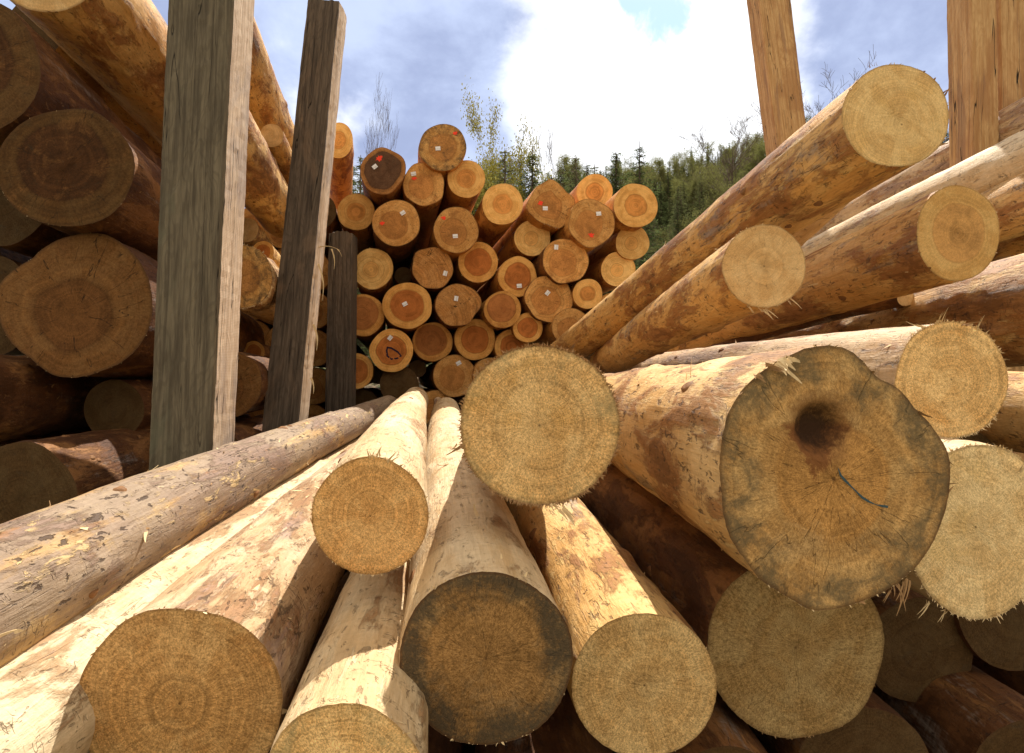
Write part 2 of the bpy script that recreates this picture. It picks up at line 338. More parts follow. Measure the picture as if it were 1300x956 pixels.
# ------------------------------------------------------------ logs
class Log: pass
ALL = []
def make_log(near, rp, dn, far, df, rf, face, stem, label, group, cat='log', seed=None, irr=.025, outline=None, flare=0.0,
             res=1, fringe=0, shreds=0, squash=(1, 1), bend=.01, wood_rot=0., tags=(), reds=(), knots=6, flen=1., name='log', dent=None, strips=0):
    """near=(u,v) of the near cut end, rp its radius in photo pixels, dn its distance;
       far=(u,v) and df for the far end, rf its real radius in metres"""
    seed = seed if seed is not None else len(ALL) * 7 + 11
    rng = np.random.default_rng(seed); rnd = random.Random(seed)
    A = at(near[0], near[1], dn); B = at(far[0], far[1], df)
    ax = (B - A); L = ax.length; ax.normalize()
    Zl = -ax
    Yl = Vector((0, 0, 1)); Xl = Yl.cross(Zl).normalized(); Yl = Zl.cross(Xl).normalized()
    R0 = rp * dn / F
    root = empty(name, A)
    root.matrix_world = Matrix.Translation(A) @ Matrix((Xl, Yl, Zl)).transposed().to_4x4()
    tag(root, label, cat, group)
    nth = {2: 128, 1: 80, 0: 44}[res]
    # end outline
    th = np.arange(nth) / nth * 2 * math.pi
    if outline is not None:
        pa = np.array([math.atan2(-(y - near[1]), x - near[0]) for x, y in outline]) % (2 * math.pi)
        pr = np.array([math.hypot(x - near[0], y - near[1]) for x, y in outline]) / rp
        o = np.argsort(pa); pa, pr = pa[o], pr[o]
        prof = np.interp(th, np.r_[pa[-1] - 2 * math.pi, pa, pa[0] + 2 * math.pi], np.r_[pr[-1], pr, pr[0]])
        k = np.array([1, 2, 1]) / 4
        prof = np.convolve(np.r_[prof[-1], prof, prof[0]], k, 'valid')
    else:
        prof = np.ones(nth)
        for h in range(2, 8):
            prof += irr / h ** .6 * rng.uniform(.3, 1) * np.cos(h * th + rng.uniform(0, 6.28))
        ex = np.abs(np.cos(th)) / squash[0]; ey = np.abs(np.sin(th)) / squash[1]
        prof = prof / np.sqrt(ex ** 2 + ey ** 2)
    # the saw cut is oblique: its plane lies between square-to-the-log and facing the aisle
    nW = (ax * .45 + Vector((0, 1, 0)) * .55).normalized()
    nl_ = Vector((nW.dot(Xl), nW.dot(Yl), nW.dot(Zl)))
    xs_, ys_ = [], []
    for j in range(nth):
        rr_ = ray(near[0] + rp * prof[j] * math.cos(th[j]), near[1] - rp * prof[j] * math.sin(th[j]))
        P_ = EYE + rr_ * ((A - EYE).dot(nW) / rr_.dot(nW)) - A
        xs_.append(P_.dot(Xl)); ys_.append(P_.dot(Yl))
    a_ = np.unwrap(np.arctan2(ys_, xs_)); r_ = np.hypot(xs_, ys_) / R0
    o_ = np.argsort(a_ % (2 * math.pi)); a_ = (a_ % (2 * math.pi))[o_]; r_ = r_[o_]
    prof = np.interp(th, np.r_[a_[-1] - 2 * math.pi, a_, a_[0] + 2 * math.pi], np.r_[r_[-1], r_, r_[0]])
    cutz = lambda x, y: -(nl_.x * x + nl_.y * y) / nl_.z
    prof = prof * (1 + .004 * rng.uniform(-1, 1, nth) * (res > 0))
    circ = np.ones(nth)
    for h in range(2, 5): circ += .02 / h * rng.uniform(0, 1) * np.cos(h * th + rng.uniform(0, 6.28))
    nr = {2: int(L / .022), 1: int(L / .045), 0: int(L / .16)}[res] + 8
    t = np.linspace(0, 1, nr) ** 1.35
    s = t * L
    TH, S = np.meshgrid(th, s)
    wgt = np.exp(-S / (.9 if outline is not None else .6) )
    rad = R0 * (1 - S / L) + rf * (S / L)
    P = prof[None, :] * wgt + circ[None, :] * (1 - wgt)
    P = np.where(S < 1e-6, prof[None, :], P)
    rad = rad * P * (1 + flare * (np.exp(-S / .25) - 1) * 1.0) if flare else rad * P
    fade = np.clip(S / .05, 0, 1)
    bumps = .028 * pnoise(rng, TH, S, 7, .34, L) + .014 * pnoise(rng, TH, S, 15, .11, L)
    if res > 0: bumps += .008 * pnoise(rng, TH, S, 34, .05, L) + .006 * pnoise(rng, TH, S, 60, .16, L)
    rad = rad * (1 + bumps * fade)
    for _ in range(knots):
        k_t, k_s = rng.uniform(0, 6.28), rng.uniform(.15, L * .8)
        dth = (TH - k_t + math.pi) % (2 * math.pi) - math.pi
        d2 = (dth * R0 / .028) ** 2 + ((S - k_s) / .045) ** 2
        rad += R0 * .09 * np.exp(-d2) * rng.uniform(.3, 1.)
    bx = bend * np.sin(S / L * math.pi) * rng.choice([-1, 1]) * L / 3; by = bend * .6 * np.sin(S / L * math.pi * 1.5) * L / 3
    X = rad * np.cos(TH) + bx; Y = rad * np.sin(TH) + by; Z = -S + cutz(X, Y) * np.exp(-S / .5)
    V = np.stack([X, Y, Z], -1).reshape(-1, 3)
    Fc = []
    for i in range(nr - 1):
        a, c = i * nth, (i + 1) * nth
        for j in range(nth):
            k = (j + 1) % nth
            Fc.append((a + j, c + j, c + k, a + k))
    # far cap
    V = np.vstack([V, [[bx[-1, 0], by[-1, 0], -L - .01]]]); ci = len(V) - 1; a = (nr - 1) * nth
    for j in range(nth): Fc.append((a + j, ci, a + (j + 1) % nth))
    link('stem', mesh('stem', V, Fc), STEM[stem], root)
    # cut face
    nk = {2: 14, 1: 8, 0: 4}[res] if not dent else 50
    edge = V[:nth, :2]
    FV = [(0, 0, 0)]; UV = [(0, 0)]
    dome = rng.uniform(-.012, .012) * R0
    for k in range(1, nk + 1):
        q = k / nk
        for j in range(nth):
            zz = dome * math.sin(q * 3) + (rng.uniform(-1, 1) * .0012 if k < nk else 0)
            ex_, ey_ = edge[j, 0] * q, edge[j, 1] * q
            if dent and k < nk:
                g_ = ((ex_ - dent[0]) ** 2 + (ey_ - dent[1]) ** 2) / dent[2] ** 2
                zz -= dent[3] * math.exp(-g_ * g_)
            FV.append((ex_, ey_, cutz(ex_, ey_) + zz + .0015 * (k < nk)))
            UV.append((q * math.cos(th[j]), q * math.sin(th[j])))
    FF = [(0, 1 + j, 1 + (j + 1) % nth) for j in range(nth)]
    for k in range(1, nk):
        a, c = 1 + (k - 1) * nth, 1 + k * nth
        for j in range(nth):
            kk = (j + 1) % nth; FF.append((a + j, c + j, c + kk, a + kk))
    cf_o = link('cut_face', mesh('cut_face', FV, FF, UV), FACE[face], root)
    for _ in range({2: 7, 1: 2, 0: 0}[res]):
        ii = int(rnd.uniform(.12, .85) * nr); j = rnd.randrange(nth); c0 = V[ii * nth + j]
        nn = np.array([math.cos(th[j]), math.sin(th[j]), 0.]); tt = np.array([-nn[1], nn[0], 0.]); zz_ = np.array([0, 0, 1.])
        ra = rnd.uniform(.007, .016); kv = []; kf = []; n_ = 12
        for q, hh_ in ((1.5, -.006), (1.15, .002), (.85, .005), (.45, .0055)):
            for k in range(n_):
                a = k / n_ * 6.283; w_ = q * ra * (1 + .18 * math.sin(a * 3 + seed) + rnd.uniform(-.06, .06))
                kv.append(c0 + tt * w_ * math.cos(a) + zz_ * w_ * 1.35 * math.sin(a) + nn * (hh_ + rnd.uniform(-.0006, .0006)))
        kv.append(c0 + nn * .005)
        for q in range(3):
            for k in range(n_): kf.append((q * n_ + k, q * n_ + (k + 1) % n_, (q + 1) * n_ + (k + 1) % n_, (q + 1) * n_ + k))
        for k in range(n_): kf.append((3 * n_ + k, 3 * n_ + (k + 1) % n_, 4 * n_))
        link('knot', mesh('knot', kv, kf), M_KNOT, root)
    for _ in range(strips):
        ii = int(rnd.uniform(.03, .6) * nr); j = rnd.randrange(nth); c0 = V[ii * nth + j]
        nn = np.array([math.cos(th[j]), math.sin(th[j]), 0.]); tt = np.array([-nn[1], nn[0], 0.]); al = rnd.gauss(0, .5) + rnd.choice([0, 3.14])
        d = np.array([0, 0, 1.]) * math.cos(al) + tt * math.sin(al); sd = np.cross(d, nn); ln = rnd.uniform(.03, .10); wd = rnd.uniform(.0025, .007); cur = rnd.uniform(.4, 2.2)
        kv, kf = [], []; pnt = c0 - nn * .002; ang = 0; N_ = 8
        for q in range(N_):
            ww = wd * (1 - (q / (N_ - 1)) ** 2 * .8) * rnd.uniform(.8, 1.15)
            up_ = -d * math.sin(ang) + nn * math.cos(ang)
            kv += [pnt - sd * ww, pnt + sd * ww, pnt + sd * ww + up_ * .0012, pnt - sd * ww + up_ * .0012]
            pnt = pnt + (d * math.cos(ang) + nn * math.sin(ang)) * ln / N_; ang += cur / N_ * (q / N_) * 2 + rnd.uniform(-.06, .06)
        for q in range(N_ - 1):
            a, c_ = q * 4, q * 4 + 4
            for k in range(4): kf.append((a + k, a + (k + 1) % 4, c_ + (k + 1) % 4, c_ + k))
        kf += [(0, 3, 2, 1), (4 * N_ - 4, 4 * N_ - 3, 4 * N_ - 2, 4 * N_ - 1)]
        link('bark_strip', mesh('bark_strip', kv, kf), M_SPL if rnd.random() < .6 else M_SPLD, root, False)
    # frayed rim
    if fringe:
        SV, SF = [], []
        for _ in range(fringe):
            clump = rnd.random() < .55
            j = rnd.randrange(nth) if not clump else int((rnd.gauss(rnd.choice([.2, .32, .72, .8]), .05) % 1) * nth)
            e = np.array([edge[j, 0], edge[j, 1], cutz(edge[j, 0], edge[j, 1]) - rnd.random() * .006]); nrm_ = np.array([math.cos(th[j]), math.sin(th[j]), 0])
            tn = np.array([-nrm_[1], nrm_[0], 0])
            ln = (.002 + .009 * rnd.random() ** 3.5) * flen; wd = .0009 + .0018 * rnd.random()
            d = nrm_ * rnd.uniform(.3, 1.) + tn * rnd.uniform(-.8, .8) + np.array([0, 0, rnd.uniform(-.3, .9)])
            d = d / np.linalg.norm(d); cu = np.array([rnd.uniform(-1, 1), rnd.uniform(-1, 1), rnd.uniform(-.5, 1)]) * .15
            e = e - nrm_ * .002
            q = len(SV)
            m1 = e + d * ln * .5; m2 = e + (d + cu) * ln
            SV += [e - tn * wd, e + tn * wd, m1 + tn * wd * .8, m1 - tn * wd * .8, m2]
            SF += [(q, q + 1, q + 2, q + 3), (q + 3, q + 2, q + 4)]
        o = link('splinter_fringe', mesh('splinter_fringe', SV, SF), M_SPL if rnd.random() < .8 else M_SPLD, cf_o, False); o['kind'] = 'stuff'
    # shreds of bast lifted off the side
    if shreds:
        SV, SF = [], []
        for _ in range(int(shreds * .6)):
            ii = min(nr - 3, int((rnd.random() ** 1.6) * nr)); j = rnd.randrange(nth)
            e = V[ii * nth + j]; nrm_ = np.array([math.cos(th[j]), math.sin(th[j]), 0]); tn = np.array([-nrm_[1], nrm_[0], 0])
            al = rnd.gauss(0, .7); d = np.array([0, 0, 1.]) * math.cos(al) * rnd.choice([-1, 1]) + tn * math.sin(al)
            sd = np.cross(d, nrm_); ln = .005 + .028 * rnd.random() ** 3; wd = .0012 + .0045 * rnd.random() ** 2
            lift = rnd.uniform(.02, .35); q = len(SV)
            for kk in range(4):
                f = kk / 3; pnt = e + d * ln * f + nrm_ * (lift * ln * f * f - .0008) ; ww = wd * (1 - .75 * f * f)
                SV += [pnt - sd * ww, pnt + sd * ww]
            for kk in range(3): SF.append((q + 2 * kk, q + 2 * kk + 1, q + 2 * kk + 3, q + 2 * kk + 2))
        o = link('bark_shreds', mesh('bark_shreds', SV, SF), [M_SPL, M_SPLD][stem in ('orange', 'brown', 'tan')], root, False); o['kind'] = 'stuff'
    for (dx, dy, ang) in tags:
        h = .045 * (dn / 5.4) * .52
        x, y = dx * dn / F, -dy * dn / F
        c_, s_ = math.cos(ang), math.sin(ang)
        pts = [(-h, -h * .8), (h, -h * .8), (h, h * .8), (-h, h * .8)]
        vv = [(x + a * c_ - d_ * s_, y + a * s_ + d_ * c_, z + cutz(x + a * c_ - d_ * s_, y + a * s_ + d_ * c_)) for z in (.004, .007) for a, d_ in pts]
        uvs = [(0, 0), (1, 0), (1, 1), (0, 1)] * 2
        link('paper_tag', mesh('paper_tag', vv, [(4, 5, 6, 7), (0, 1, 5, 4), (1, 2, 6, 5), (2, 3, 7, 6), (3, 0, 4, 7)], uvs), M_TAG, cf_o, False)
    for (dx, dy, rr) in reds:
        x, y, h = dx * dn / F, -dy * dn / F, rr * dn / F
        n_ = 18; vv = [(x, y, .005 + cutz(x, y))]
        for k in range(n_):
            a = k / n_ * 6.28; q = h * rnd.uniform(.45, 1.25)
            vv.append((x + q * math.cos(a), y + q * .8 * math.sin(a), .0045 + cutz(x + q * math.cos(a), y + q * .8 * math.sin(a))))
        link('paint_mark', mesh('paint_mark', vv, [(0, 1 + k, 1 + (k + 1) % n_) for k in range(n_)]), M_RED, cf_o, False)
    g = Log(); g.root = root; g.face = cf_o; g.cutz = cutz; g.A = A; g.B = B; g.R0 = R0; g.rf = rf; g.label = label; g.V = V; g.nth = nth; g.nr = nr; g.edge = edge
    ALL.append(g)
    return g

# ---- foreground pile (left to right)
GF = 'foreground logs lying towards the camera'
F1 = make_log((-330, 930), 132, .80, (494, 513), 4.8, .088, 'fuzzy', 'weather', 'long weathered grey and yellow log slanting in from the left edge', GF, res=2, shreds=900, irr=.03, knots=14, bend=.018, strips=26)
R12 = make_log((228, 893), 124, 1.13, (508, 540), 4.6, .10, 'fuzzy_brown', 'pale', 'thick log with flaky pale pink side, brown end at lower left', GF, res=2, shreds=420, fringe=140, squash=(1.06, .98), knots=10, flen=.6, strips=12)
F3 = make_log((-175, 1080), 130, .85, (488, 552), 4.4, .085, 'fuzzy', 'cream', 'smooth cream log in the gap below the long weathered grey log', GF, res=1, shreds=60)
F2 = make_log((470, 655), 74.5, 1.30, (528, 506), 4.9, .105, 'fuzzy_brown', 'cream', 'round brown furry end left of the big centre disc, on a pale sunlit log', GF, res=2, shreds=130, fringe=240, irr=.012)
F4 = make_log((436, 1000), 106, .95, (546, 560), 4.2, .10, 'fuzzy', 'cream', 'pale log low down between the thick pink log and the dark mould-rimmed end', GF, res=2, shreds=120, fringe=60)
F5 = make_log((545, 640), 15, 2.3, (556, 508), 5.1, .035, 'fuzzy', 'pale', 'thin pale pole squeezed beside the sunlit log with the round brown furry end', GF, cat='pole', res=1, shreds=40)
R10 = make_log((617, 836), 110, 1.12, (566, 520), 4.9, .115, 'mouldy', 'cream', 'log with a dark blackened mouldy end at bottom centre', GF, res=2, shreds=150, fringe=200, irr=.014, flen=.8, strips=6)
R9 = make_log((685, 540), 101, 1.33, (640, 513), 4.4, .12, 'fuzzy', 'tan', 'big round yellow-green furry log end in the centre, lying over the others', GF, res=2, fringe=2600, irr=.01, flen=1.5)
R11 = make_log((818, 870), 92, 1.27, (625, 545), 4.6, .115, 'lowgreen', 'orange', 'log with a smooth greenish end at the bottom, right of the mouldy end', GF, res=2, shreds=110, fringe=90, irr=.012, flen=.7, strips=6)
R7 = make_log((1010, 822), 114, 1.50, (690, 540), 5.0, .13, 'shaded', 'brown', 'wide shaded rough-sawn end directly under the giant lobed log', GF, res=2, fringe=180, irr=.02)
OUT5 = [(1045, 438), (1075, 442), (1095, 458), (1112, 480), (1140, 492), (1160, 518), (1186, 545), (1204, 575), (1206, 615), (1196, 660), (1178, 700),
        (1150, 732), (1120, 752), (1080, 768), (1030, 776), (1000, 757), (965, 736), (945, 710), (926, 680), (916, 620), (917, 560), (926, 520), (950, 486), (985, 461), (1015, 445)]
R5 = make_log((1058, 608), 150, 1.20, (722, 512), 4.2, .19, 'giant', 'tan', 'giant lobed butt log with grey edge, dark pitted hollow and a blue chalk stroke', GF, res=2, shreds=520, fringe=260, outline=OUT5, knots=12, bend=.01, flen=.8, dent=(-.022, .105, .048, .045), strips=18)
R6 = make_log((1243, 674), 107, 1.40, (790, 520), 5.0, .13, 'light', 'cream', 'bright pale yellow end at the right edge, right of the giant lobed log', GF, res=2, fringe=700, squash=(.86, 1.03), irr=.02, flen=1.4)
R8 = make_log((1168, 826), 68, 1.72, (800, 545), 5.0, .12, 'lowdark', 'brown', 'dark shadowed log end below and between the giant lobed log and the bright pale end', GF, res=1, irr=.03)

# ---- right pile
GR = 'logs heaped on the right'
R1 = make_log((1137, 147), 66.5, 1.75, (712, 449), 5.0, .125, 'sawn', 'orange', 'highest log on the right, smooth tan sawn end standing out against the sky', GR, res=2, shreds=420, fringe=160, irr=.012, knots=14, squash=(1.03, .98), strips=12)
R2 = make_log((970, 338), 53, 1.94, (765, 462), 4.6, .115, 'sawn2', 'orange', 'shorter log just below the highest one, round pale end with hairline checks', GR, res=2, shreds=240, fringe=160, irr=.012, strips=6)
R3 = make_log((1216, 296), 60, 2.15, (850, 437), 5.0, .14, 'sawn_heart', 'orange', 'log with oval end and orange heart ring, under the highest log', GR, res=2, shreds=160, fringe=260, squash=(.88, 1.02), irr=.02, strips=6)
R4 = make_log((1208, 482), 73, 1.68, (800, 470), 5.0, .12, 'rough', 'pale', 'log above the giant lobed one with a rough yellow end and frayed rim', GR, res=2, shreds=240, fringe=700, squash=(.97, 1.02), irr=.02, flen=1.6, strips=6)
S0 = make_log((1120, 172), 37, 2.45, (850, 428), 5.4, .16, 'sawn', 'cream', 'pale smooth log showing only beneath the end of the highest log', GR, res=1, shreds=40)
S1 = make_log((1420, 98), 38, 3.2, (900, 372), 6.5, .10, 'sawn', 'pale', 'slim ribbed pale log behind the highest log, upper one at the right edge', GR, res=1, shreds=60)
S2 = make_log((1400, 168), 48, 2.8, (905, 385), 6.0, .12, 'sawn', 'cream', 'sunlit cream log running just above the log with the orange heart ring', GR, res=1, shreds=80)
S3 = make_log((1420, 212), 45, 2.6, (960, 402), 5.6, .10, 'sawn', 'tan', 'tan log at the right edge directly behind the orange heart ring', GR, res=1, shreds=60)
S7 = make_log((1440, 262), 50, 2.95, (985, 420), 5.8, .13, 'sawn', 'tan', 'tan log at the right edge, deepest between the heart-ringed log and the twisted one', GR, res=1, shreds=40)
S4 = make_log((1420, 378), 86, 2.15, (880, 462), 5.2, .13, 'sawn', 'tan', 'long twisted brown and grey log at the right edge above the rough yellow end', GR, res=2, shreds=300, knots=16, bend=.02, strips=8)
S6 = make_log((1430, 540), 62, 1.75, (900, 478), 5.2, .12, 'sawn', 'orange', 'reddish striped log showing right of the rough yellow end', GR, res=1, shreds=80)
S5 = make_log((1150, 378), 11, 2.75, (905, 440), 3.9, .026, 'sawn2', 'brown', 'thin crooked branch wedged above the rough yellow-ended log', GR, cat='branch', res=1, shreds=50, bend=.05, irr=.05, name='branch')

# ---- bottom row resting on the ground
GB = 'lowest row of logs on the ground'
def low(x, z, r, dn, df, label, face='lowdark', stem='brown', dx=0):
    A = Vector((x, dn, z)); B = Vector((x + dx, df, z))
    def px(P):
        q = P - EYE; c, s_ = math.cos(PITCH), math.sin(PITCH)
        y = q.y * c + q.z * s_; zz = -q.y * s_ + q.z * c
        return (CX + F * q.x / y, CY - F * zz / y), y
    (a, da), (c, dc) = px(A), px(B)
    return make_log(a, r * F / da, da, c, dc, r * .8, face, stem, label, GB, res=1)
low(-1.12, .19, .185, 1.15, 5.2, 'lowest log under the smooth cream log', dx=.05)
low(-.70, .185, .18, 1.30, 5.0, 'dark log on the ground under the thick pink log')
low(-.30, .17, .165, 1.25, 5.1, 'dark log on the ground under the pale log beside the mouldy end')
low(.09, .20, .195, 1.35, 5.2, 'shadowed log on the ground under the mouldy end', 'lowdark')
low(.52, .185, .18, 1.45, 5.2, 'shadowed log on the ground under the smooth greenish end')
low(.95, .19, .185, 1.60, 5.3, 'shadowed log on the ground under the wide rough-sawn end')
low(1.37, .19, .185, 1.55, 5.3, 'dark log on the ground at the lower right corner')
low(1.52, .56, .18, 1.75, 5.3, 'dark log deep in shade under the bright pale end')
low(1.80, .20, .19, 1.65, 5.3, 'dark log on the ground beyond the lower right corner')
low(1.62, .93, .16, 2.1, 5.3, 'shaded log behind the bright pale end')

# ---- left pile
GL = 'logs stacked behind the two grey posts'
OUTL2 = [(40, 330), (90, 300), (135, 298), (165, 318), (185, 345), (193, 375), (188, 420), (165, 452), (130, 470), (70, 477), (40, 455), (12, 432), (-2, 400), (-2, 362), (15, 345)]
def left(u, v, r, d, face, stem, label, vp=(500, 484), **kw):
    df = 5.25; k_ = d / df
    return make_log((u, v), r, d, (vp[0] + (u - vp[0]) * k_, vp[1] + (v - vp[1]) * k_), df, r * d / F * .88, face, stem, label, GL, **kw)
left(84, 213, 80, 2.62, 'oldring_shaded', 'brown', 'oval dark end with wavy brown rings, left of the near grey post', res=2, squash=(1.08, .95), irr=.03, shreds=120, fringe=60)
left(95, 389, 94, 2.70, 'cracked', 'brown', 'large end with star-shaped drying cracks, left of the near grey post', res=2, outline=OUTL2, shreds=160, fringe=80)
left(-37, 86, 88, 2.60, 'oldring_shaded', 'brown', 'log in the upper left corner, its dark end cut by the picture edge', res=2, shreds=120, irr=.03)
left(60, -62, 78, 2.75, 'sawn2', 'orange', 'topmost orange log crossing the upper left corner', res=2, shreds=160)
left(-66, 508, 64, 2.45, 'oldring_shaded', 'brown', 'knobbly dark log between the cracked end and the half buried end', res=2, shreds=160, knots=20, irr=.06)
left(28, 632, 70, 2.25, 'lowdark', 'brown', 'half buried dark end at the left edge, lowest in the left stack', res=2, shreds=90, irr=.03)
left(45, 36, 38, 3.2, 'lowdark', 'orange', 'log wedged in the gap below the topmost orange log', res=1)
left(232, -75, 52, 2.85, 'sawn2', 'orange', 'sunlit orange log high between the two grey posts', res=2, shreds=90)
left(262, 135, 47, 3.1, 'dirty', 'orange', 'mottled orange log halfway up between the grey posts', res=2, shreds=90, irr=.04)
left(305, 352, 41, 3.4, 'dirty', 'tan', 'shaggy rough end between the two grey posts', res=2, fringe=500, flen=1.8, irr=.05)
left(290, 487, 43, 3.35, 'cracked', 'brown', 'reddish dark end low between the two grey posts', res=2, irr=.04)
left(312, 292, 16, 4.6, 'sawn2', 'orange', 'small pale end above the shaggy end, between the grey posts', res=1)
left(334, 320, 14, 4.2, 'heart', 'orange', 'small orange end touching the far grey post, above the shaggy end', res=1)
left(322, 447, 14, 4.6, 'heart', 'brown', 'small brown end just above the reddish dark end', res=1)
left(345, 172, 15, 4.0, 'sawn2', 'orange', 'small orange end beside the far post, under the sunlit orange log', res=1)
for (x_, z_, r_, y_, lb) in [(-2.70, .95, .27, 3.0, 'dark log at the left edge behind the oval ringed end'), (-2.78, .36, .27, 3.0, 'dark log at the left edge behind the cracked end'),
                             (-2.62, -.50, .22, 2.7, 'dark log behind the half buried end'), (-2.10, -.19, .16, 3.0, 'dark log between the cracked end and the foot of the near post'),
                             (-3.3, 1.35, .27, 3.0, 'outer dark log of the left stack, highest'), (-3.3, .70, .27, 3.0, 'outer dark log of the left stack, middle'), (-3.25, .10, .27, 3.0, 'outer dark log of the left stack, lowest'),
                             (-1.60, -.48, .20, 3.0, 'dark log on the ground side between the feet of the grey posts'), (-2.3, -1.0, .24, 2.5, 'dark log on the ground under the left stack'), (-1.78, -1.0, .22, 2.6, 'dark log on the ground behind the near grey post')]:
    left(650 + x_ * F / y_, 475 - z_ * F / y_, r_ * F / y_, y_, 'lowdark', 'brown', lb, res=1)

# ---- back stack
GK = 'logs in the stack at the back'
VP = (498, 482)
def back(u, v, r, face, label, stem='back', irr=.02, d=None, tags=(), reds=(), squash=(1, 1), fringe=0, vp=VP, outline=None):
    d = d or 5.45 + .12 * math.sin(u * .13 + v * .07)
    ln = 4.2
    k = d / (d + ln)
    far = (vp[0] + (u - vp[0]) * k, vp[1] + (v - vp[1]) * k)
    return make_log((u, v), r, d, far, d + ln, r * d / F * .8, face, stem, label, GK, res=0 if not outline else 1, irr=irr, tags=tags, reds=reds, squash=squash, fringe=fringe, flen=2.2, bend=.004, knots=3, outline=outline, shreds=0)
back(562, 187, 30, 'dirty', 'topmost end of the back stack, mottled black with a red dab at its edge', irr=.035, d=5.42, tags=[(-6, 2, .1)], reds=[(15, -19, 3)])
back(486, 217, 29, 'black', 'blackened end with a bright red blot, left of the topmost end', 'backdark', .05, 5.3, [(-10, -5, .7)], [(-5, -16, 5)])
back(452, 269, 23.5, 'sap', 'leftmost end of the upper rows, clean with a small orange heart')
back(503, 283, 30, 'knotty', 'wide end with two marks and a dark slit, right below the blackened end', 'backdark', .03, 5.3, [(8, -13, .6)], [(-17, 1, 3.2)])
back(538, 234, 27, 'knotty', 'split-grained end with a red drip, under the left side of the topmost end', irr=.05, tags=[(-13, -13, .2)], reds=[(-12, -7, 3)], d=5.45)
back(592, 227, 24, 'sap', 'clean orange-hearted end just right below the topmost end', d=5.5)
back(579, 292, 29, 'knotty', 'dark smooth end with a red dab upper left and a tag below its middle', 'back', .035, 5.4, [(-1, 8, .1)], [(-15, -15, 3.5)])
back(638, 259, 26, 'sap', 'large clean pale end with a ragged orange heart, left of the notched end', d=5.4)
back(698, 257, 31, 'knotty', 'notched heart-shaped end with a red dab and grey dirt', 'back', .05, 5.4, [(-6, 8, 0)], [(-12, 2, 3.6)],
     outline=[(668, 262), (675, 248), (690, 232), (700, 227), (712, 236), (719, 244), (730, 253), (728, 268), (720, 281), (712, 290), (696, 285), (678, 276)], fringe=60)
back(676, 302, 23, 'pale', 'clean pale end directly under the notched end')
back(755, 244, 23, 'sap', 'end peeping out on top between the notched and the square end', d=5.9)
back(807, 261, 28, 'sap', 'rightmost high end, wide with a round orange centre', d=5.3, vp=(560, 440))
back(751, 283, 30, 'knotty', 'squarish end with a red stroke low down and bitten edge', 'back', .05, 5.3, [(9, -12, .1)], [(-1, 16, 3.8)], squash=(.96, 1.04))
back(803, 308, 21.5, 'pale', 'plain pale end below the rightmost high end')
back(785, 342, 22, 'pale', 'plain pale end half behind the long slanting log, third down on the right side')
back(718, 331, 29, 'knotty', 'shield-shaped end under the squarish one, tag at its upper left', 'backdark', .07, 5.35, [(-12, -17, 1.5)])
back(746, 373, 19, 'sap', 'small plain end half behind the slanting log, below the shield-shaped end')
back(473, 341, 26, 'pale', 'frayed end with several pale rings, at the left below the leftmost upper end', fringe=60)
back(549, 340, 27, 'plank', 'dark rectangular-looking end with grain streaks, centre left', 'backdark', .06, 5.45, [(16, 7, 1.3)], squash=(1, .97))
back(607, 333, 25.5, 'heart', 'round bright end with a shaggy lower rim, centre of the stack', fringe=50)
back(657, 351, 25, 'heart', 'thin-rimmed reddish end with a tag at its bottom, right of centre', tags=[(2, 12, .1)], irr=.03)
back(697, 379, 30, 'knotty', 'brown hexagon-like end with a tag, beside the slanting log', 'backdark', .06, 5.4, [(-2, -7, .9)])
back(461, 400, 27, 'heart2', 'dark red-hearted end at the left border, above the lowest left one', d=5.4)
back(517, 388, 31, 'heart', 'largest red-hearted end with a tag in its middle', d=5.35, tags=[(-3, -2, .5)], squash=(1.02, .95))
back(581, 387, 29, 'plank', 'dark brown uneven end with a centred tag, right of the largest red-hearted end', 'backdark', .06, 5.4, [(-2, -8, 1.4)], squash=(1, .92))
back(638, 393, 23.5, 'heart2', 'small even end between the brown uneven and the brown hexagon-like end')
navy = back(497, 445, 27.5, 'heart', 'end with a dark hand-drawn loop and a tag', d=5.35, tags=[(-2, -16, .9)])
back(549, 434, 26, 'heart2', 'thick-rimmed red-hearted end right of the one with the dark loop', squash=(1, .94))
back(603, 431, 26, 'heart', 'red-hearted end below the brown uneven end, close to the big centre disc')
back(452, 471, 22.5, 'heart', 'lowest end on the left border of the stack')
back(577, 477, 27, 'knotty', 'matt pinkish end with a tag, touching the big centre disc', tags=[(5, -16, .5)])
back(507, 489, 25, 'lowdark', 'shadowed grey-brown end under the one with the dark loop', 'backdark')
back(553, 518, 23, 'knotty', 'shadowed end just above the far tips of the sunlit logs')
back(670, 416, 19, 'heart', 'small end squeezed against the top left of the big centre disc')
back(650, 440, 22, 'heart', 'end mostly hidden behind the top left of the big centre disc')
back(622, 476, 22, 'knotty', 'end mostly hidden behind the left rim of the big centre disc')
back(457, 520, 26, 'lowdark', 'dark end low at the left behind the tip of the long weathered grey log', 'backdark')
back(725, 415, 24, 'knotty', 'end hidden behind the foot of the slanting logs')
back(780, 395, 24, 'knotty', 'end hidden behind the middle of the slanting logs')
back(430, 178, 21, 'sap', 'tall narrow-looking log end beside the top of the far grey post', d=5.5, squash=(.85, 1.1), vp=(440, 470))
back(405, 268, 22, 'lowdark', 'brown log behind the edge of the far grey post', 'backdark', d=5.5)
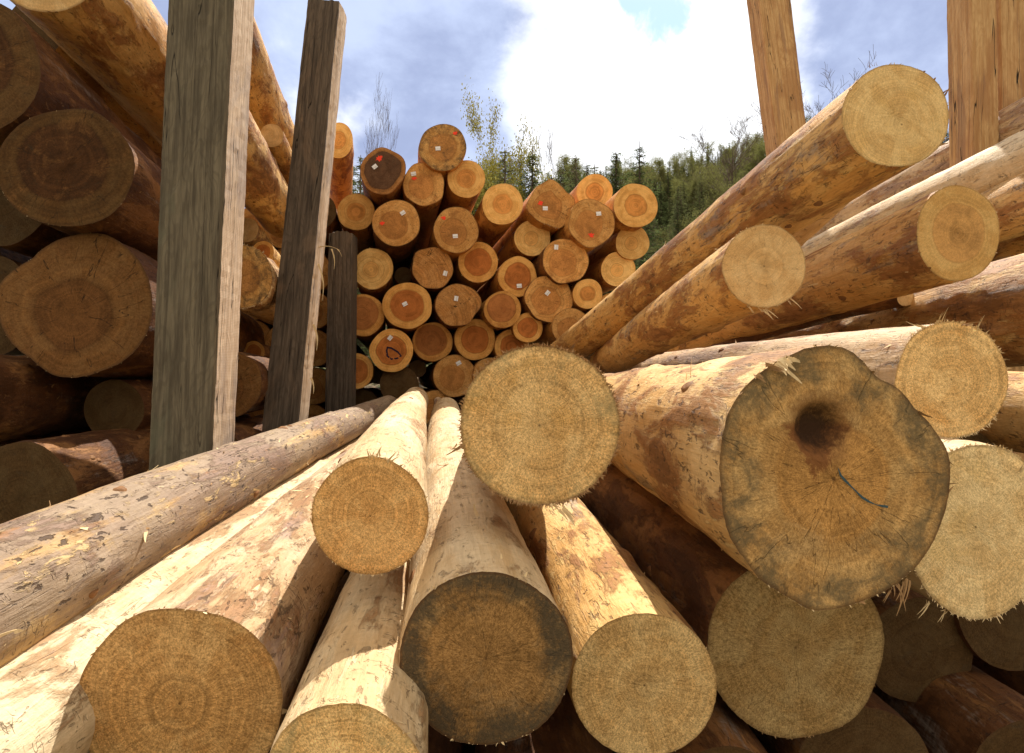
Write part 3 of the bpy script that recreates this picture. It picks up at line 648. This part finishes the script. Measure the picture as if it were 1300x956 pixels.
for (u, v, r_, wh) in [(500, 545, 27, 'under the tip of the long weathered grey log'), (560, 565, 27, 'under the tips of the sunlit cream logs'), (620, 530, 27, 'behind the left half of the big centre disc'), (680, 480, 26, 'behind the top of the big centre disc'),
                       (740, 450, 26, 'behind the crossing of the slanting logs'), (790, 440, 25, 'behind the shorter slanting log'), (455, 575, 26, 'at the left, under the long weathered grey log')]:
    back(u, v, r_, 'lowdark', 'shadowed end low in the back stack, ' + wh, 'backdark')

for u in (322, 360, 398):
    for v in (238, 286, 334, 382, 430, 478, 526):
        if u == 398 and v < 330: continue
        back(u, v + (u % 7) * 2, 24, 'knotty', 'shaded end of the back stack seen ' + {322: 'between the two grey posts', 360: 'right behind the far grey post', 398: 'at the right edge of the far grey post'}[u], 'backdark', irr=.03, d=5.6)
for (u, v, r_, wh) in [(480, 476, 12, 'above the tip of the weathered grey log'), (530, 468, 11, 'right of the shadowed grey-brown end'), (512, 350, 11, 'above the largest red-hearted end'), (434, 436, 13, 'at the left border'), (478, 415, 7, 'left of the end with the dark loop'), (527, 500, 10, 'above the far tips of the sunlit logs')]:  # small dark ends added to close gaps that showed bright ground
    back(u, v, r_, 'lowdark', 'little dark filler end in the back stack, ' + wh, 'backdark', d=5.75)
# marks on faces
def stroke(log, pts, wd, mat, name, z=.004):
    parent = log.face
    V, Fc = [], []
    for i, (x, y, ww) in enumerate(pts):
        a = pts[max(0, i - 1)]; c = pts[min(len(pts) - 1, i + 1)]
        d = Vector((c[0] - a[0], c[1] - a[1])).normalized(); n_ = Vector((-d.y, d.x)) * wd * ww
        V += [(x + n_.x, y + n_.y, z + log.cutz(x + n_.x, y + n_.y)), (x - n_.x, y - n_.y, z + log.cutz(x - n_.x, y - n_.y))]
    for i in range(len(pts) - 1): Fc.append((2 * i, 2 * i + 1, 2 * i + 3, 2 * i + 2))
    return link(name, mesh(name, V, Fc), mat, parent, False)
k = 1.20 / F
P5 = [(1063, 594), (1066, 603), (1072, 610), (1079, 617), (1086, 624), (1093, 631), (1101, 636), (1110, 640), (1119, 642), (1126, 643)]
stroke(R5, [((u - 1058) * k, -(v - 608) * k, .25 + 1.0 * abs(math.sin(i * .9))) for i, (u, v) in enumerate(P5)], .0022, M_BLUE, 'chalk_mark')
k = 5.35 / F
loop = [(491, 441), (497, 442), (505, 447), (509, 452), (504, 455), (497, 456), (492, 452), (491, 445), (492, 441)]
stroke(navy, [((u - 497) * k, -(v - 445) * k, 1) for u, v in loop], .0085, M_NAVY, 'drawn_loop')
# splinters worth seeing on their own
def sliver(parent, p0, p1, wd, mat, bow=.2, name='splinter', seed=1):
    """curved torn sliver between two world points"""
    rg = random.Random(seed); p0, p1 = Vector(p0), Vector(p1); d = p1 - p0
    side = d.cross(Vector((0, 1, .2))).normalized(); nrm_ = side.cross(d).normalized()
    V, Fc = [], []; N = 7
    for i in range(N):
        f = i / (N - 1); ww = wd * (1 - f * .85) * rg.uniform(.75, 1.2)
        c_ = p0 + d * f + side * math.sin(f * math.pi) * bow * d.length + nrm_ * rg.uniform(-.1, .1) * wd
        for sx, sy in ((-1, -.3), (1, -.3), (.3, .5)): V.append(c_ + side * ww * sx + nrm_ * ww * sy)
        if i:
            a = 3 * (i - 1); c2 = 3 * i
            for j in range(3): Fc.append((a + j, a + (j + 1) % 3, c2 + (j + 1) % 3, c2 + j))
    Fc += [(0, 2, 1), (3 * N - 3, 3 * N - 2, 3 * N - 1)]
    inv = parent.matrix_world.inverted() if parent else Matrix()
    o = link(name, mesh(name, [inv @ v for v in V], Fc), mat, parent, False)
    return o
bpy.context.view_layer.update()
for (a, c_, w_, par, mt) in [
    ((985, 461, 1.2), (1018, 487, 1.175), .008, R5, M_SPL), ((992, 457, 1.2), (1010, 470, 1.18), .009, R5, M_SPL), ((978, 466, 1.2), (1000, 474, 1.18), .008, R5, M_SPLD), ((1000, 455, 1.2), (1016, 460, 1.185), .007, R5, M_SPL), ((960, 476, 1.2), (972, 486, 1.19), .005, R5, M_SPLD),
    ((878, 500, 1.62), (878, 455, 1.6), .0022, R5, M_SPL), ((905, 500, 1.5), (860, 512, 1.55), .003, R5, M_SPL), ((920, 490, 1.4), (868, 520, 1.5), .003, R5, M_SPLD),
    ((1150, 736, 1.21), (1138, 782, 1.2), .004, R5, M_SPLD), ((1140, 742, 1.21), (1150, 776, 1.2), .003, R5, M_SPLD), ((1132, 745, 1.21), (1122, 765, 1.19), .003, R5, M_SPLD),
    ((960, 388, 1.95), (982, 406, 1.92), .003, R2, M_SPL), ((970, 391, 1.95), (988, 404, 1.92), .003, R2, M_SPL), ((1002, 378, 1.95), (1018, 392, 1.92), .003, R2, M_SPL), ((940, 378, 1.95), (958, 398, 1.92), .002, R2, M_SPL),
    ((1195, 410, 1.69), (1204, 390, 1.67), .002, R4, M_SPL), ((1225, 412, 1.69), (1248, 408, 1.66), .004, R4, M_SPLD), ((1170, 415, 1.69), (1150, 408, 1.67), .003, R4, M_SPL), ((1240, 420, 1.69), (1250, 400, 1.67), .002, R4, M_SPL),
    ((1295, 600, 1.4), (1320, 570, 1.38), .003, R6, M_SPL), ((1180, 765, 1.4), (1166, 785, 1.38), .003, R6, M_SPL), ((1260, 775, 1.4), (1270, 792, 1.38), .003, R6, M_SPL), ((1200, 775, 1.4), (1190, 790, 1.38), .003, R6, M_SPL),
    ((1105, 86, 1.76), (1102, 76, 1.75), .0012, R1, M_SPLD), ((1110, 84, 1.76), (1111, 79, 1.75), .0012, R1, M_SPLD), ((1060, 156, 1.85), (1020, 170, 1.9), .0015, R1, M_SPL),
    ((715, 645, 1.3), (730, 668, 1.27), .006, R9, M_SPL), ((703, 640, 1.3), (712, 652, 1.27), .004, R9, M_SPL),
    ((585, 566, 1.24), (566, 578, 1.22), .004, R9, M_SPLD), ((470, 582, 1.3), (466, 570, 1.29), .003, F2, M_SPL), ((478, 581, 1.3), (484, 567, 1.29), .003, F2, M_SPL), ((492, 586, 1.3), (503, 574, 1.29), .003, F2, M_SPL),
]:
    sliver(par.root, at(*a), at(*c_), w_ * .9, mt, .03, seed=int(a[0]))
    rr = random.Random(int(a[0] * 7 + a[1]))
    for q in range(3):
        a2 = (a[0] + rr.uniform(-6, 6), a[1] + rr.uniform(-3, 3), a[2]); f_ = rr.uniform(.3, .75)
        c2 = (a2[0] + (c_[0] - a[0]) * f_ + rr.uniform(-5, 5), a2[1] + (c_[1] - a[1]) * f_ + rr.uniform(-4, 4), c_[2])
        sliver(par.root, at(*a2), at(*c2), w_ * .7, mt, .05, seed=q)

# ------------------------------------------------------------ timber posts
def post_mats():
    out = {}
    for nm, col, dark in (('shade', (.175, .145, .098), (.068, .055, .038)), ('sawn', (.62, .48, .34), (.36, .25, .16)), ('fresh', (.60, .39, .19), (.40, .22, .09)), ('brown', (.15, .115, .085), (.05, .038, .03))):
        m, b = new_mat('post_' + nm)
        oc = b.n('ShaderNodeTexCoord').outputs['Object']; rnd = b.m('MULTIPLY', b.n('ShaderNodeObjectInfo').outputs['Random'], 30.)
        g1 = b.noise(b.scale(oc, (1, 1, .05)), 55, 6, .62, .35, rnd)
        warp = b.noise(b.scale(oc, (1, 1, .22)), 7, 3, .5, .3, rnd)
        gr = b.m('SINE', b.m('MULTIPLY', warp, 120.))
        big = b.noise(b.scale(oc, (1, 1, .4)), 4, 6, .6, .6, rnd)
        c = b.mix(b.smooth(g1, .3, .7), dark, col)
        c = b.mix(b.m('MULTIPLY', b.smooth(gr, .2, .9), .30), c, dark)
        if nm == 'sawn':
            bands = b.m('SINE', b.m('MULTIPLY', b.n('ShaderNodeSeparateXYZ', {0: oc}).outputs[2], 900.))
            c = b.mix(b.m('MULTIPLY', b.smooth(bands, -.4, .8), .22), c, (.70, .62, .52))
            c = b.mix(b.m('MULTIPLY', b.smooth(big, .5, .62), .55), c, (.24, .20, .19))
        elif nm == 'fresh':
            c = b.mix(b.m('MULTIPLY', b.smooth(big, .5, .6), .6), c, (.34, .17, .07))
            c = b.mix(b.m('MULTIPLY', b.smooth(b.noise(b.scale(oc, (1, 1, .08)), 14, 4, .6, .5, rnd), .55, .62), .6), c, (.26, .15, .09))
        else:
            c = b.mix(b.m('MULTIPLY', b.smooth(big, .56, .66), .5), c, (.22, .15, .10) if nm == 'brown' else (.12, .12, .08))
        kn = b.noise(oc, 9, 2, .5, .3, rnd)
        c = b.mix(b.smooth(kn, .735, .76), c, (.04, .025, .015))
        ck = b.noise(b.scale(oc, (1, 1, .035)), 16, 2, .5, .25, rnd)
        ln = b.m('MULTIPLY', b.smooth(b.m('ABSOLUTE', b.m('SUBTRACT', ck, .5)), 0, .007, 1., 0.), b.smooth(big, .42, .52))
        c = b.mix(ln, c, (.012, .01, .008))
        h = b.m('SUBTRACT', b.m('ADD', b.m('MULTIPLY', g1, .8), b.m('MULTIPLY', gr, .12)), b.m('MULTIPLY', ln, 1.2))
        finish(b, c, .8, h, .7, .004, .2)
        out[nm] = m
    return out
PM = post_mats()
def post(top, bot, d_top, d_bot, wpx_t, wpx_b, thick, front, side, label, name='timber_post', seed=3, ragged=.0, wane=0., cat='post', group=None, yaw=0.):
    """squared stake: top/bot are (u,v) of the front face's centre, extended down into the ground"""
    rng = np.random.default_rng(seed)
    T = at(*top, d_top); B = at(*bot, d_bot); ax = (T - B).normalized()
    wt, wb = wpx_t * d_top / F / 2, wpx_b * d_bot / F / 2
    dn_ = (B.z + .3) / ax.z; B2 = B - ax * dn_
    H = (T - B2).length
    Zl = ax; Yl = Vector((math.sin(yaw), math.cos(yaw), 0)); Xl = Yl.cross(Zl).normalized(); Yl = Zl.cross(Xl)
    root = empty(name, B2); root.matrix_world = Matrix.Translation(B2) @ Matrix((Xl, Yl, Zl)).transposed().to_4x4()
    tag(root, label, cat, group)
    per = [];  # perimeter samples: front (y=0), right, back, left
    nx, ny = 14, 8
    ch = .06
    for i in range(nx): per.append((-1 + ch + (2 - 2 * ch) * i / (nx - 1), 0, 0))
    for i in range(ny): per.append((1, ch + (1 - 2 * ch) * i / (ny - 1), 1))
    for i in range(nx): per.append((1 - ch - (2 - 2 * ch) * i / (nx - 1), 1, 2))
    for i in range(ny): per.append((-1, 1 - ch - (1 - 2 * ch) * i / (ny - 1), 3))
    n_ = len(per); nz = int(H / .03) + 2
    V, Fc, MI = [], [], []
    zz = np.linspace(0, H, nz)
    wob = np.convolve(rng.uniform(-1, 1, nz + 20), np.ones(21) / 21, 'valid')
    wob2 = np.convolve(rng.uniform(-1, 1, nz + 20), np.ones(21) / 21, 'valid')
    wn = np.convolve(rng.uniform(0, 1, nz + 10), np.ones(11) / 11, 'valid')
    rag = rng.uniform(0, 1, n_)
    for k, z in enumerate(zz):
        f = z / H; w_ = wb + (wt - wb) * f
        for j, (x, y, sd) in enumerate(per):
            xx = x * w_ + wob[k] * .012; yy = y * thick + wob2[k] * .006
            if wane and sd == 1: xx -= wane * wn[k] * w_ * abs(y - .5) * 1.2
            if wane and sd == 3: xx += wane * wn[k] * w_ * .5
            xx += rng.normal() * .0006; yy += rng.normal() * .0006
            z2 = z
            if k == nz - 1: z2 = z - ragged * (abs(x) ** 2 * .8 + rag[j] * .4)
            V.append((xx, yy, z2))
    for k in range(nz - 1):
        a, c_ = k * n_, (k + 1) * n_
        for j in range(n_):
            jj = (j + 1) % n_; Fc.append((a + j, a + jj, c_ + jj, c_ + j)); MI.append(1 if per[j][2] in (1,) else 0)
    V.append((0, thick / 2, H)); ci = len(V) - 1; a = (nz - 1) * n_
    for j in range(n_): Fc.append((a + j, a + (j + 1) % n_, ci)); MI.append(1)
    me = mesh('timber', V, Fc)
    o = link('timber', me, [PM[front], PM[side]], root, False)
    me.polygons.foreach_set('material_index', MI); me.update()
    return root
GP = 'upright stakes holding the stacks'
p1 = post((256, -60), (228, 560), 2.50, 2.40, 84, 76, .21, 'shade', 'sawn', 'wide grey weathered post with a sunlit sawn edge, nearest on the left', group=GP)
p2 = post((411, -6), (356, 540), 3.6, 3.5, 42, 50, .17, 'brown', 'sawn', 'narrower dark post with a rounded top, leaning beside the near grey post', seed=8, ragged=.09, wane=.25, group=GP)
p3 = post((976, -60), (1015, 245), 6.5, 6.4, 42, 39, .30, 'fresh', 'fresh', 'fresh brown post rising behind the highest log on the right', seed=12, wane=.1, group=GP)
p4 = post((1248, -60), (1252, 200), 3.6, 3.6, 34, 33, .20, 'fresh', 'fresh', 'fresh post at the upper right, right of the highest log end', seed=15, wane=.1, group=GP)
p5 = post((1302, -60), (1304, 200), 3.74, 3.74, 66, 66, .22, 'fresh', 'fresh', 'broad fresh post cut by the upper right picture edge', seed=19, wane=.1, group=GP)
p6 = post((432, 292), (428, 520), 5.2, 5.1, 30, 34, .2, 'brown', 'brown', 'blackish short post at the left side of the back stack', seed=23, ragged=.05, group=GP)
bpy.context.view_layer.update()
for k_, (a, c_, w_) in enumerate([((404, 335, 3.6), (409, 382, 3.55), .006), ((404, 314, 3.6), (432, 318, 3.5), .004), ((421, 316, 3.5), (424, 342, 3.5), .005), ((428, 316, 3.5), (434, 326, 3.5), .003), ((398, 412, 3.6), (402, 445, 3.55), .009), ((395, 480, 3.6), (398, 500, 3.55), .007)]):
    sliver(p2, at(*a), at(*c_), w_, M_SPL, .08, seed=k_)

# ------------------------------------------------------------ ground and hills
def hill_h(x, y):
    yy = max(y, 45.); u = 650 + 722 * x / yy
    k = float(np.interp(u, [-400, 200, 450, 600, 700, 760, 850, 950, 1040, 1200, 1500, 2200], [.05, .10, .20, .30, .45, .47, .51, .56, .61, .59, .5, .4]))
    t = max(0., min(100., y - 50.)); t = t * t / (t + 12.) * 1.12
    return k * t + .8 * math.sin(x * .11 + y * .05) * min(1., t / 20.)

def terrain():
    m, b = new_mat('forest_floor')
    oc = b.n('ShaderNodeTexCoord').outputs['Object']
    n1 = b.noise(oc, .5, 8, .6, .5); n2 = b.noise(oc, 9, 8, .65, .3)
    c = b.mix(b.smooth(n1, .42, .6), (.14, .10, .06), (.07, .085, .03))
    c = b.mix(1., c, b.mix(n2, (.6, .6, .6), (1.3, 1.3, 1.3)), 'MULTIPLY')
    finish(b, c, .95, n2, 1., .03, .1)
    xs = np.r_[np.linspace(-420, -60, 13), np.linspace(-50, 110, 81), np.linspace(125, 460, 12)]
    ys = np.r_[np.linspace(-60, 24, 15), np.linspace(27, 150, 60), np.linspace(165, 620, 14)]
    V = [(x, y, hill_h(x, y)) for y in ys for x in xs]; nx = len(xs)
    Fc = [(j * nx + i, j * nx + i + 1, (j + 1) * nx + i + 1, (j + 1) * nx + i) for j in range(len(ys) - 1) for i in range(nx - 1)]
    o = link('ground', mesh('ground', V, Fc), m); tag(o, kind='structure')
terrain()

# ------------------------------------------------------------ trees
def leaf_mat(name, c1, c2):
    m, b = new_mat(name)
    g = b.n('ShaderNodeNewGeometry'); oi = b.n('ShaderNodeObjectInfo').outputs['Random']
    f = b.m('ADD', b.m('MULTIPLY', g.outputs['Random Per Island'], .7), b.m('MULTIPLY', oi, .3))
    c = b.mix(f, c1, c2)
    d = b.n('ShaderNodeBsdfDiffuse', {0: c}); t = b.n('ShaderNodeBsdfTranslucent', {0: b.mix(.3, c, (.25, .28, .05))})
    mx = b.n('ShaderNodeMixShader', {0: .35, 1: d, 2: t}); b.n('ShaderNodeOutputMaterial', {0: mx})
    return m
LM = {'fir': leaf_mat('needles', (.038, .064, .036), (.10, .135, .07)), 'larch': leaf_mat('larch_needles', (.10, .125, .06), (.18, .19, .10)),  # greens lightened and greyed in place of distant haze
      'bud': leaf_mat('young_leaves', (.14, .145, .06), (.24, .23, .09)), 'yellow': leaf_mat('yellow_buds', (.30, .27, .06), (.48, .42, .12)), 'bare': leaf_mat('bare_twigs', (.09, .075, .055), (.15, .12, .085))}
M_BARK = plain_mat('tree_bark', (.12, .09, .065), .9, .4, 12, .8)
def tube(V, Fc, pts, rads, n=6):
    q0 = len(V)
    for i, (p, r) in enumerate(zip(pts, rads)):
        a = Vector(pts[max(0, i - 1)]); c_ = Vector(pts[min(len(pts) - 1, i + 1)]); d = (c_ - a).normalized()
        s1 = d.orthogonal().normalized(); s2 = d.cross(s1)
        for j in range(n):
            an = j / n * 6.283; V.append(tuple(Vector(p) + s1 * r * math.cos(an) + s2 * r * math.sin(an)))
    for i in range(len(pts) - 1):
        for j in range(n):
            Fc.append((q0 + i * n + j, q0 + i * n + (j + 1) % n, q0 + (i + 1) * n + (j + 1) % n, q0 + (i + 1) * n + j))
def conifer(seed, H=12., spread=.2, leafm='fir', dens=1.):
    rg = random.Random(seed); tV, tF = [], []; lV, lF = [], []
    tube(tV, tF, [(0, 0, -.4), (0, 0, H * .3), (rg.uniform(-.1, .1), 0, H * .7), (0, 0, H)], [.2, .15, .08, .015], 7)
    z = H * .10
    while z < H * .985:
        f = (z - H * .1) / (H * .9); R = spread * H * (1 - f) ** .85 * rg.uniform(.75, 1.15) + .12
        for k in range(rg.randint(9, 13)):
            a = rg.uniform(0, 6.28); Rk = R * rg.uniform(.6, 1.15); up = .25 * (f - .35)
            d = Vector((math.cos(a), math.sin(a), up)); e = Vector((0, 0, z + rg.uniform(-.1, .1)))
            tip = e + d * Rk - Vector((0, 0, Rk * Rk * .05)); tube(tV, tF, [tuple(e), tuple(tip)], [.02, .006], 3)
            nn = int((5 + Rk * 26) * dens)
            for q in range(nn):
                t = (q + rg.random()) / nn; p = e + (tip - e) * t; wd = .07 + .16 * (1 - t) * Rk / 2
                wd *= .6; p = p + Vector((rg.gauss(0, wd), rg.gauss(0, wd), rg.gauss(-.04, .05)))
                l_ = rg.uniform(.09, .22) * (.5 + .5 * min(1, Rk)); w_ = l_ * rg.uniform(.35, .6)
                dd = (Vector((d.x, d.y, 0)) + Vector((rg.uniform(-.9, .9), rg.uniform(-.9, .9), rg.uniform(-.5, .3)))).normalized(); ss = dd.cross(Vector((rg.uniform(-.6, .6), rg.uniform(-.6, .6), 1))).normalized()
                q0 = len(lV); lV += [tuple(p - ss * w_ * .4), tuple(p + dd * l_ * .5 - ss * w_ * .5), tuple(p + dd * l_), tuple(p + dd * l_ * .5 + ss * w_ * .5)]; lF.append((q0, q0 + 1, q0 + 2, q0 + 3))
        z += rg.uniform(.22, .42) * H / 12
    return tV, tF, lV, lF, leafm
def broadleaf(seed, H=11., leafm='bud', n_leaf=15000, up=.75, wide=.3):
    rg = random.Random(seed); tV, tF = [], []; lV, lF = [], []; tips = []
    def branch(p, d, ln, r, lev):
        pts = [p]; rads = [r]
        for i in range(4):
            d = (d + Vector((rg.gauss(0, .14), rg.gauss(0, .14), .05 * up))).normalized(); p = p + d * ln / 4; pts.append(p); rads.append(r * (1 - .16 * (i + 1)))
            if lev >= 2: tips.append((p.copy(), lev))
        tube(tV, tF, [tuple(x) for x in pts], [max(q, .009) for q in rads], 5 if lev < 2 else 3)
        if lev < 4:
            for k in range(rg.randint(3, 5) if lev else 12):
                t = rg.uniform(.3, 1.) if lev else rg.uniform(.3, 1.); i = min(3, int(t * 4)); q = pts[i] + (pts[i + 1] - pts[i]) * (t * 4 - i)
                a = rg.uniform(0, 6.28); nd = (d * up + Vector((math.cos(a), math.sin(a), .25)) * (.55 + wide)).normalized()
                branch(q, nd, ln * rg.uniform(.42, .62), rads[i] * .55, lev + 1)
    branch(Vector((0, 0, -.3)), Vector((0, 0, 1)), H * .72, .15, 0)
    for _ in range(n_leaf):
        p, lev = rg.choice(tips); s_ = .26 if lev > 2 else .34
        p = p + Vector((rg.gauss(0, s_), rg.gauss(0, s_), rg.gauss(0, s_)))
        l_ = rg.uniform(.06, .17); a = Vector((rg.gauss(0, 1), rg.gauss(0, 1), rg.gauss(0, 1))).normalized(); b2 = a.orthogonal().normalized() * rg.uniform(.6, 1)
        q0 = len(lV); lV += [tuple(p), tuple(p + (a + b2) * l_ * .5), tuple(p + a * l_ * 1.1), tuple(p + (a - b2) * l_ * .5)]; lF.append((q0, q0 + 1, q0 + 2, q0 + 3))
    return tV, tF, lV, lF, leafm
kinds = {}
def proto(key, data):
    tV, tF, lV, lF, lm = data
    mt = mesh('trunk', tV, tF); mt.materials.append(M_BARK); mc = mesh('crown', lV, lF); mc.materials.append(LM[lm])
    kinds[key] = (mt, mc)
proto('fir_a', conifer(1, 12, .17)); proto('fir_b', conifer(2, 12, .21)); proto('fir_c', conifer(3, 12, .15))
proto('larch_a', conifer(4, 12, .20, 'larch', .8)); proto('larch_b', conifer(5, 12, .24, 'larch', .7))
proto('bud_a', broadleaf(6)); proto('bud_b', broadleaf(7, n_leaf=19000)); proto('yellow', broadleaf(8, 11, 'yellow', 26000, .95, .1)); proto('bare', broadleaf(9, 11, 'bare', 0, .8, .15))
TREEN = {'fir': 'spruce_tree', 'lar': 'larch_tree', 'bud': 'leafing_tree', 'yel': 'yellow_tree', 'bar': 'bare_tree'}
def tree(key, x, y, h, rot, label, group, sc=1.):
    z = hill_h(x, y) - .1; base = 12 if key[:3] in ('fir', 'lar') else 11
    s_ = h / base; o = empty(TREEN[key[:3]], (x, y, z)); o.rotation_euler = (0, 0, rot); o.scale = (s_ * sc, s_ * sc, s_)
    tag(o, label, 'tree', group)
    for nm, me in zip(('trunk', 'crown'), kinds[key]):
        c_ = bpy.data.objects.new(nm, me); COL.objects.link(c_); c_.parent = o
def tree_px(key, u, vtop, y, label, group='trees behind the back stack', sc=1., rot=0.):
    """place a tree at ground distance y so that its tip reaches the given height in view"""
    r = ray(u, vtop); k = y / r.y; x = r.x * k; ztop = EYE.z + r.z * k
    tree(key, x, y, ztop - hill_h(x, y), rot, label, group, sc)
tree_px('bare', 478, 156, 60, 'slender bare tree against the sky, left of the topmost back log', sc=.26)
tree_px('fir_c', 447, 208, 34, 'spruce right of the far grey post, low at the left', rot=1)
tree_px('larch_a', 458, 195, 38, 'pale conifer right beside the far grey post', rot=2)
tree_px('yellow', 616, 172, 34, 'yellow budding tree right of the topmost back log', sc=.5)
tree_px('larch_b', 641, 186, 32, 'pale green conifer immediately right of the yellow tree', rot=1)
tree_px('fir_b', 676, 186, 34, 'broad spruce in the middle, above the large clean pale log end', rot=2)
tree_px('bare', 702, 194, 50, 'leafless tree between two spruces above the notched log end', rot=4, sc=.3)
tree_px('larch_a', 731, 195, 33, 'slim pointed conifer above the end peeping out on top', rot=3)
tree_px('fir_a', 745, 205, 36, 'dark little spruce in the dip where the hill begins', rot=1)
tree_px('fir_a', 782, 190, 37, 'dark spruce in front of the foot of the hill', rot=5, sc=1.1)
tree_px('fir_b', 812, 178, 58, 'tall dark spruce standing out above the hillside', rot=2, sc=.9)
tree_px('fir_c', 602, 205, 37, 'dark spruce behind the yellow tree', rot=5)
tree_px('larch_b', 660, 208, 38, 'rusty pale conifer behind the broad spruce', rot=4)
tree_px('fir_a', 762, 214, 40, 'small spruce at the low end of the ridge', rot=0)
tree_px('fir_c', 712, 216, 40, 'narrow spruce behind the leafless tree', rot=2)
tree_px('bare', 1022, 128, 88, 'bare treetop beside the fresh post on the ridge', rot=3)
tree_px('bare', 940, 154, 95, 'bare treetop left of the fresh post on the ridge', rot=1)
rg = random.Random(77)
LB = {'fir': 'dark spruce in the wood on the hillside', 'lar': 'pale green conifer in the wood on the hillside', 'bud': 'yellow-green leafing tree in the wood on the hillside', 'bar': 'leafless tree in the wood on the hillside'}
cnt = 0
LIM = lambda u: float(np.interp(u, [690, 735, 780, 800, 838, 850, 950, 975, 1000, 1050], [228, 222, 238, 300, 318, 322, 240, 215, 195, 160]))
for row in range(24):
    y = 54 + row * 4.3
    u = 690 + (row % 2) * 6
    while u < 1052:
        yy = y + rg.uniform(-1.6, 1.6); r = ray(u, 300); x = r.x * yy / r.y
        hh = rg.uniform(8., 13.) if row < 20 else rg.uniform(6., 10.)
        key = rg.choice(['fir_a', 'fir_b', 'fir_c', 'larch_a', 'larch_b', 'fir_b', 'larch_a', 'bud_a', 'bud_b', 'larch_b'] if row < 20 else ['fir_a', 'fir_b', 'fir_c', 'larch_a', 'bud_a', 'larch_b'])
        vt = 475 - (hill_h(x, yy) + hh - EYE.z) / yy * F
        if cnt < 290 and vt < LIM(u) + 4:
            lb = LB[key[:3]].split(' in ')[0] + (' low' if row < 8 else ' halfway up' if row < 17 else ' near the ridge') + ' on the hillside, ' + ('left part of the wood' if u < 790 else 'middle of the wood' if u < 880 else 'right part of the wood')
            tree(key, x, yy, hh, rg.uniform(0, 6.28), lb, 'trees of the hillside wood'); cnt += 1
        u += rg.uniform(2.6, 4.2) / yy * F
for u in (1196, 1202, 1208, 1214):
    yy = 140 + (u % 5); r = ray(u, 300); tree('fir_b', r.x * yy / r.y, yy, 11., u, 'dark spruce seen between the highest log end and the fresh post', 'spruces between the highest log and the post')
for k_, u in enumerate(range(586, 790, 13)):
    key = ['fir_a', 'larch_b', 'fir_b', 'larch_a', 'fir_c', 'fir_b'][k_ % 6]
    tree_px(key, u + rg.uniform(-3, 3), rg.uniform(206, 228), 44 + rg.uniform(-3, 8), {'fir': 'dark spruce in the background row behind the back stack', 'lar': 'pale conifer in the background row behind the back stack', 'bud': 'leafing tree in the background row behind the back stack'}[key[:3]], 'background tree row: ' + key[:3].replace('lar', 'larch').replace('bud', 'leafing'), rot=k_)
for k_, u in enumerate((432, 446, 462, 514, 528)):
    tree_px(['larch_b', 'fir_a', 'larch_a', 'fir_c', 'larch_a'][k_], u, 216 + 9 * (k_ % 2), 48 + k_, 'low tree seen between the far grey post and the topmost back log', 'low trees at the left of the back stack', rot=k_)
print('logs', len(ALL), 'trees', cnt)
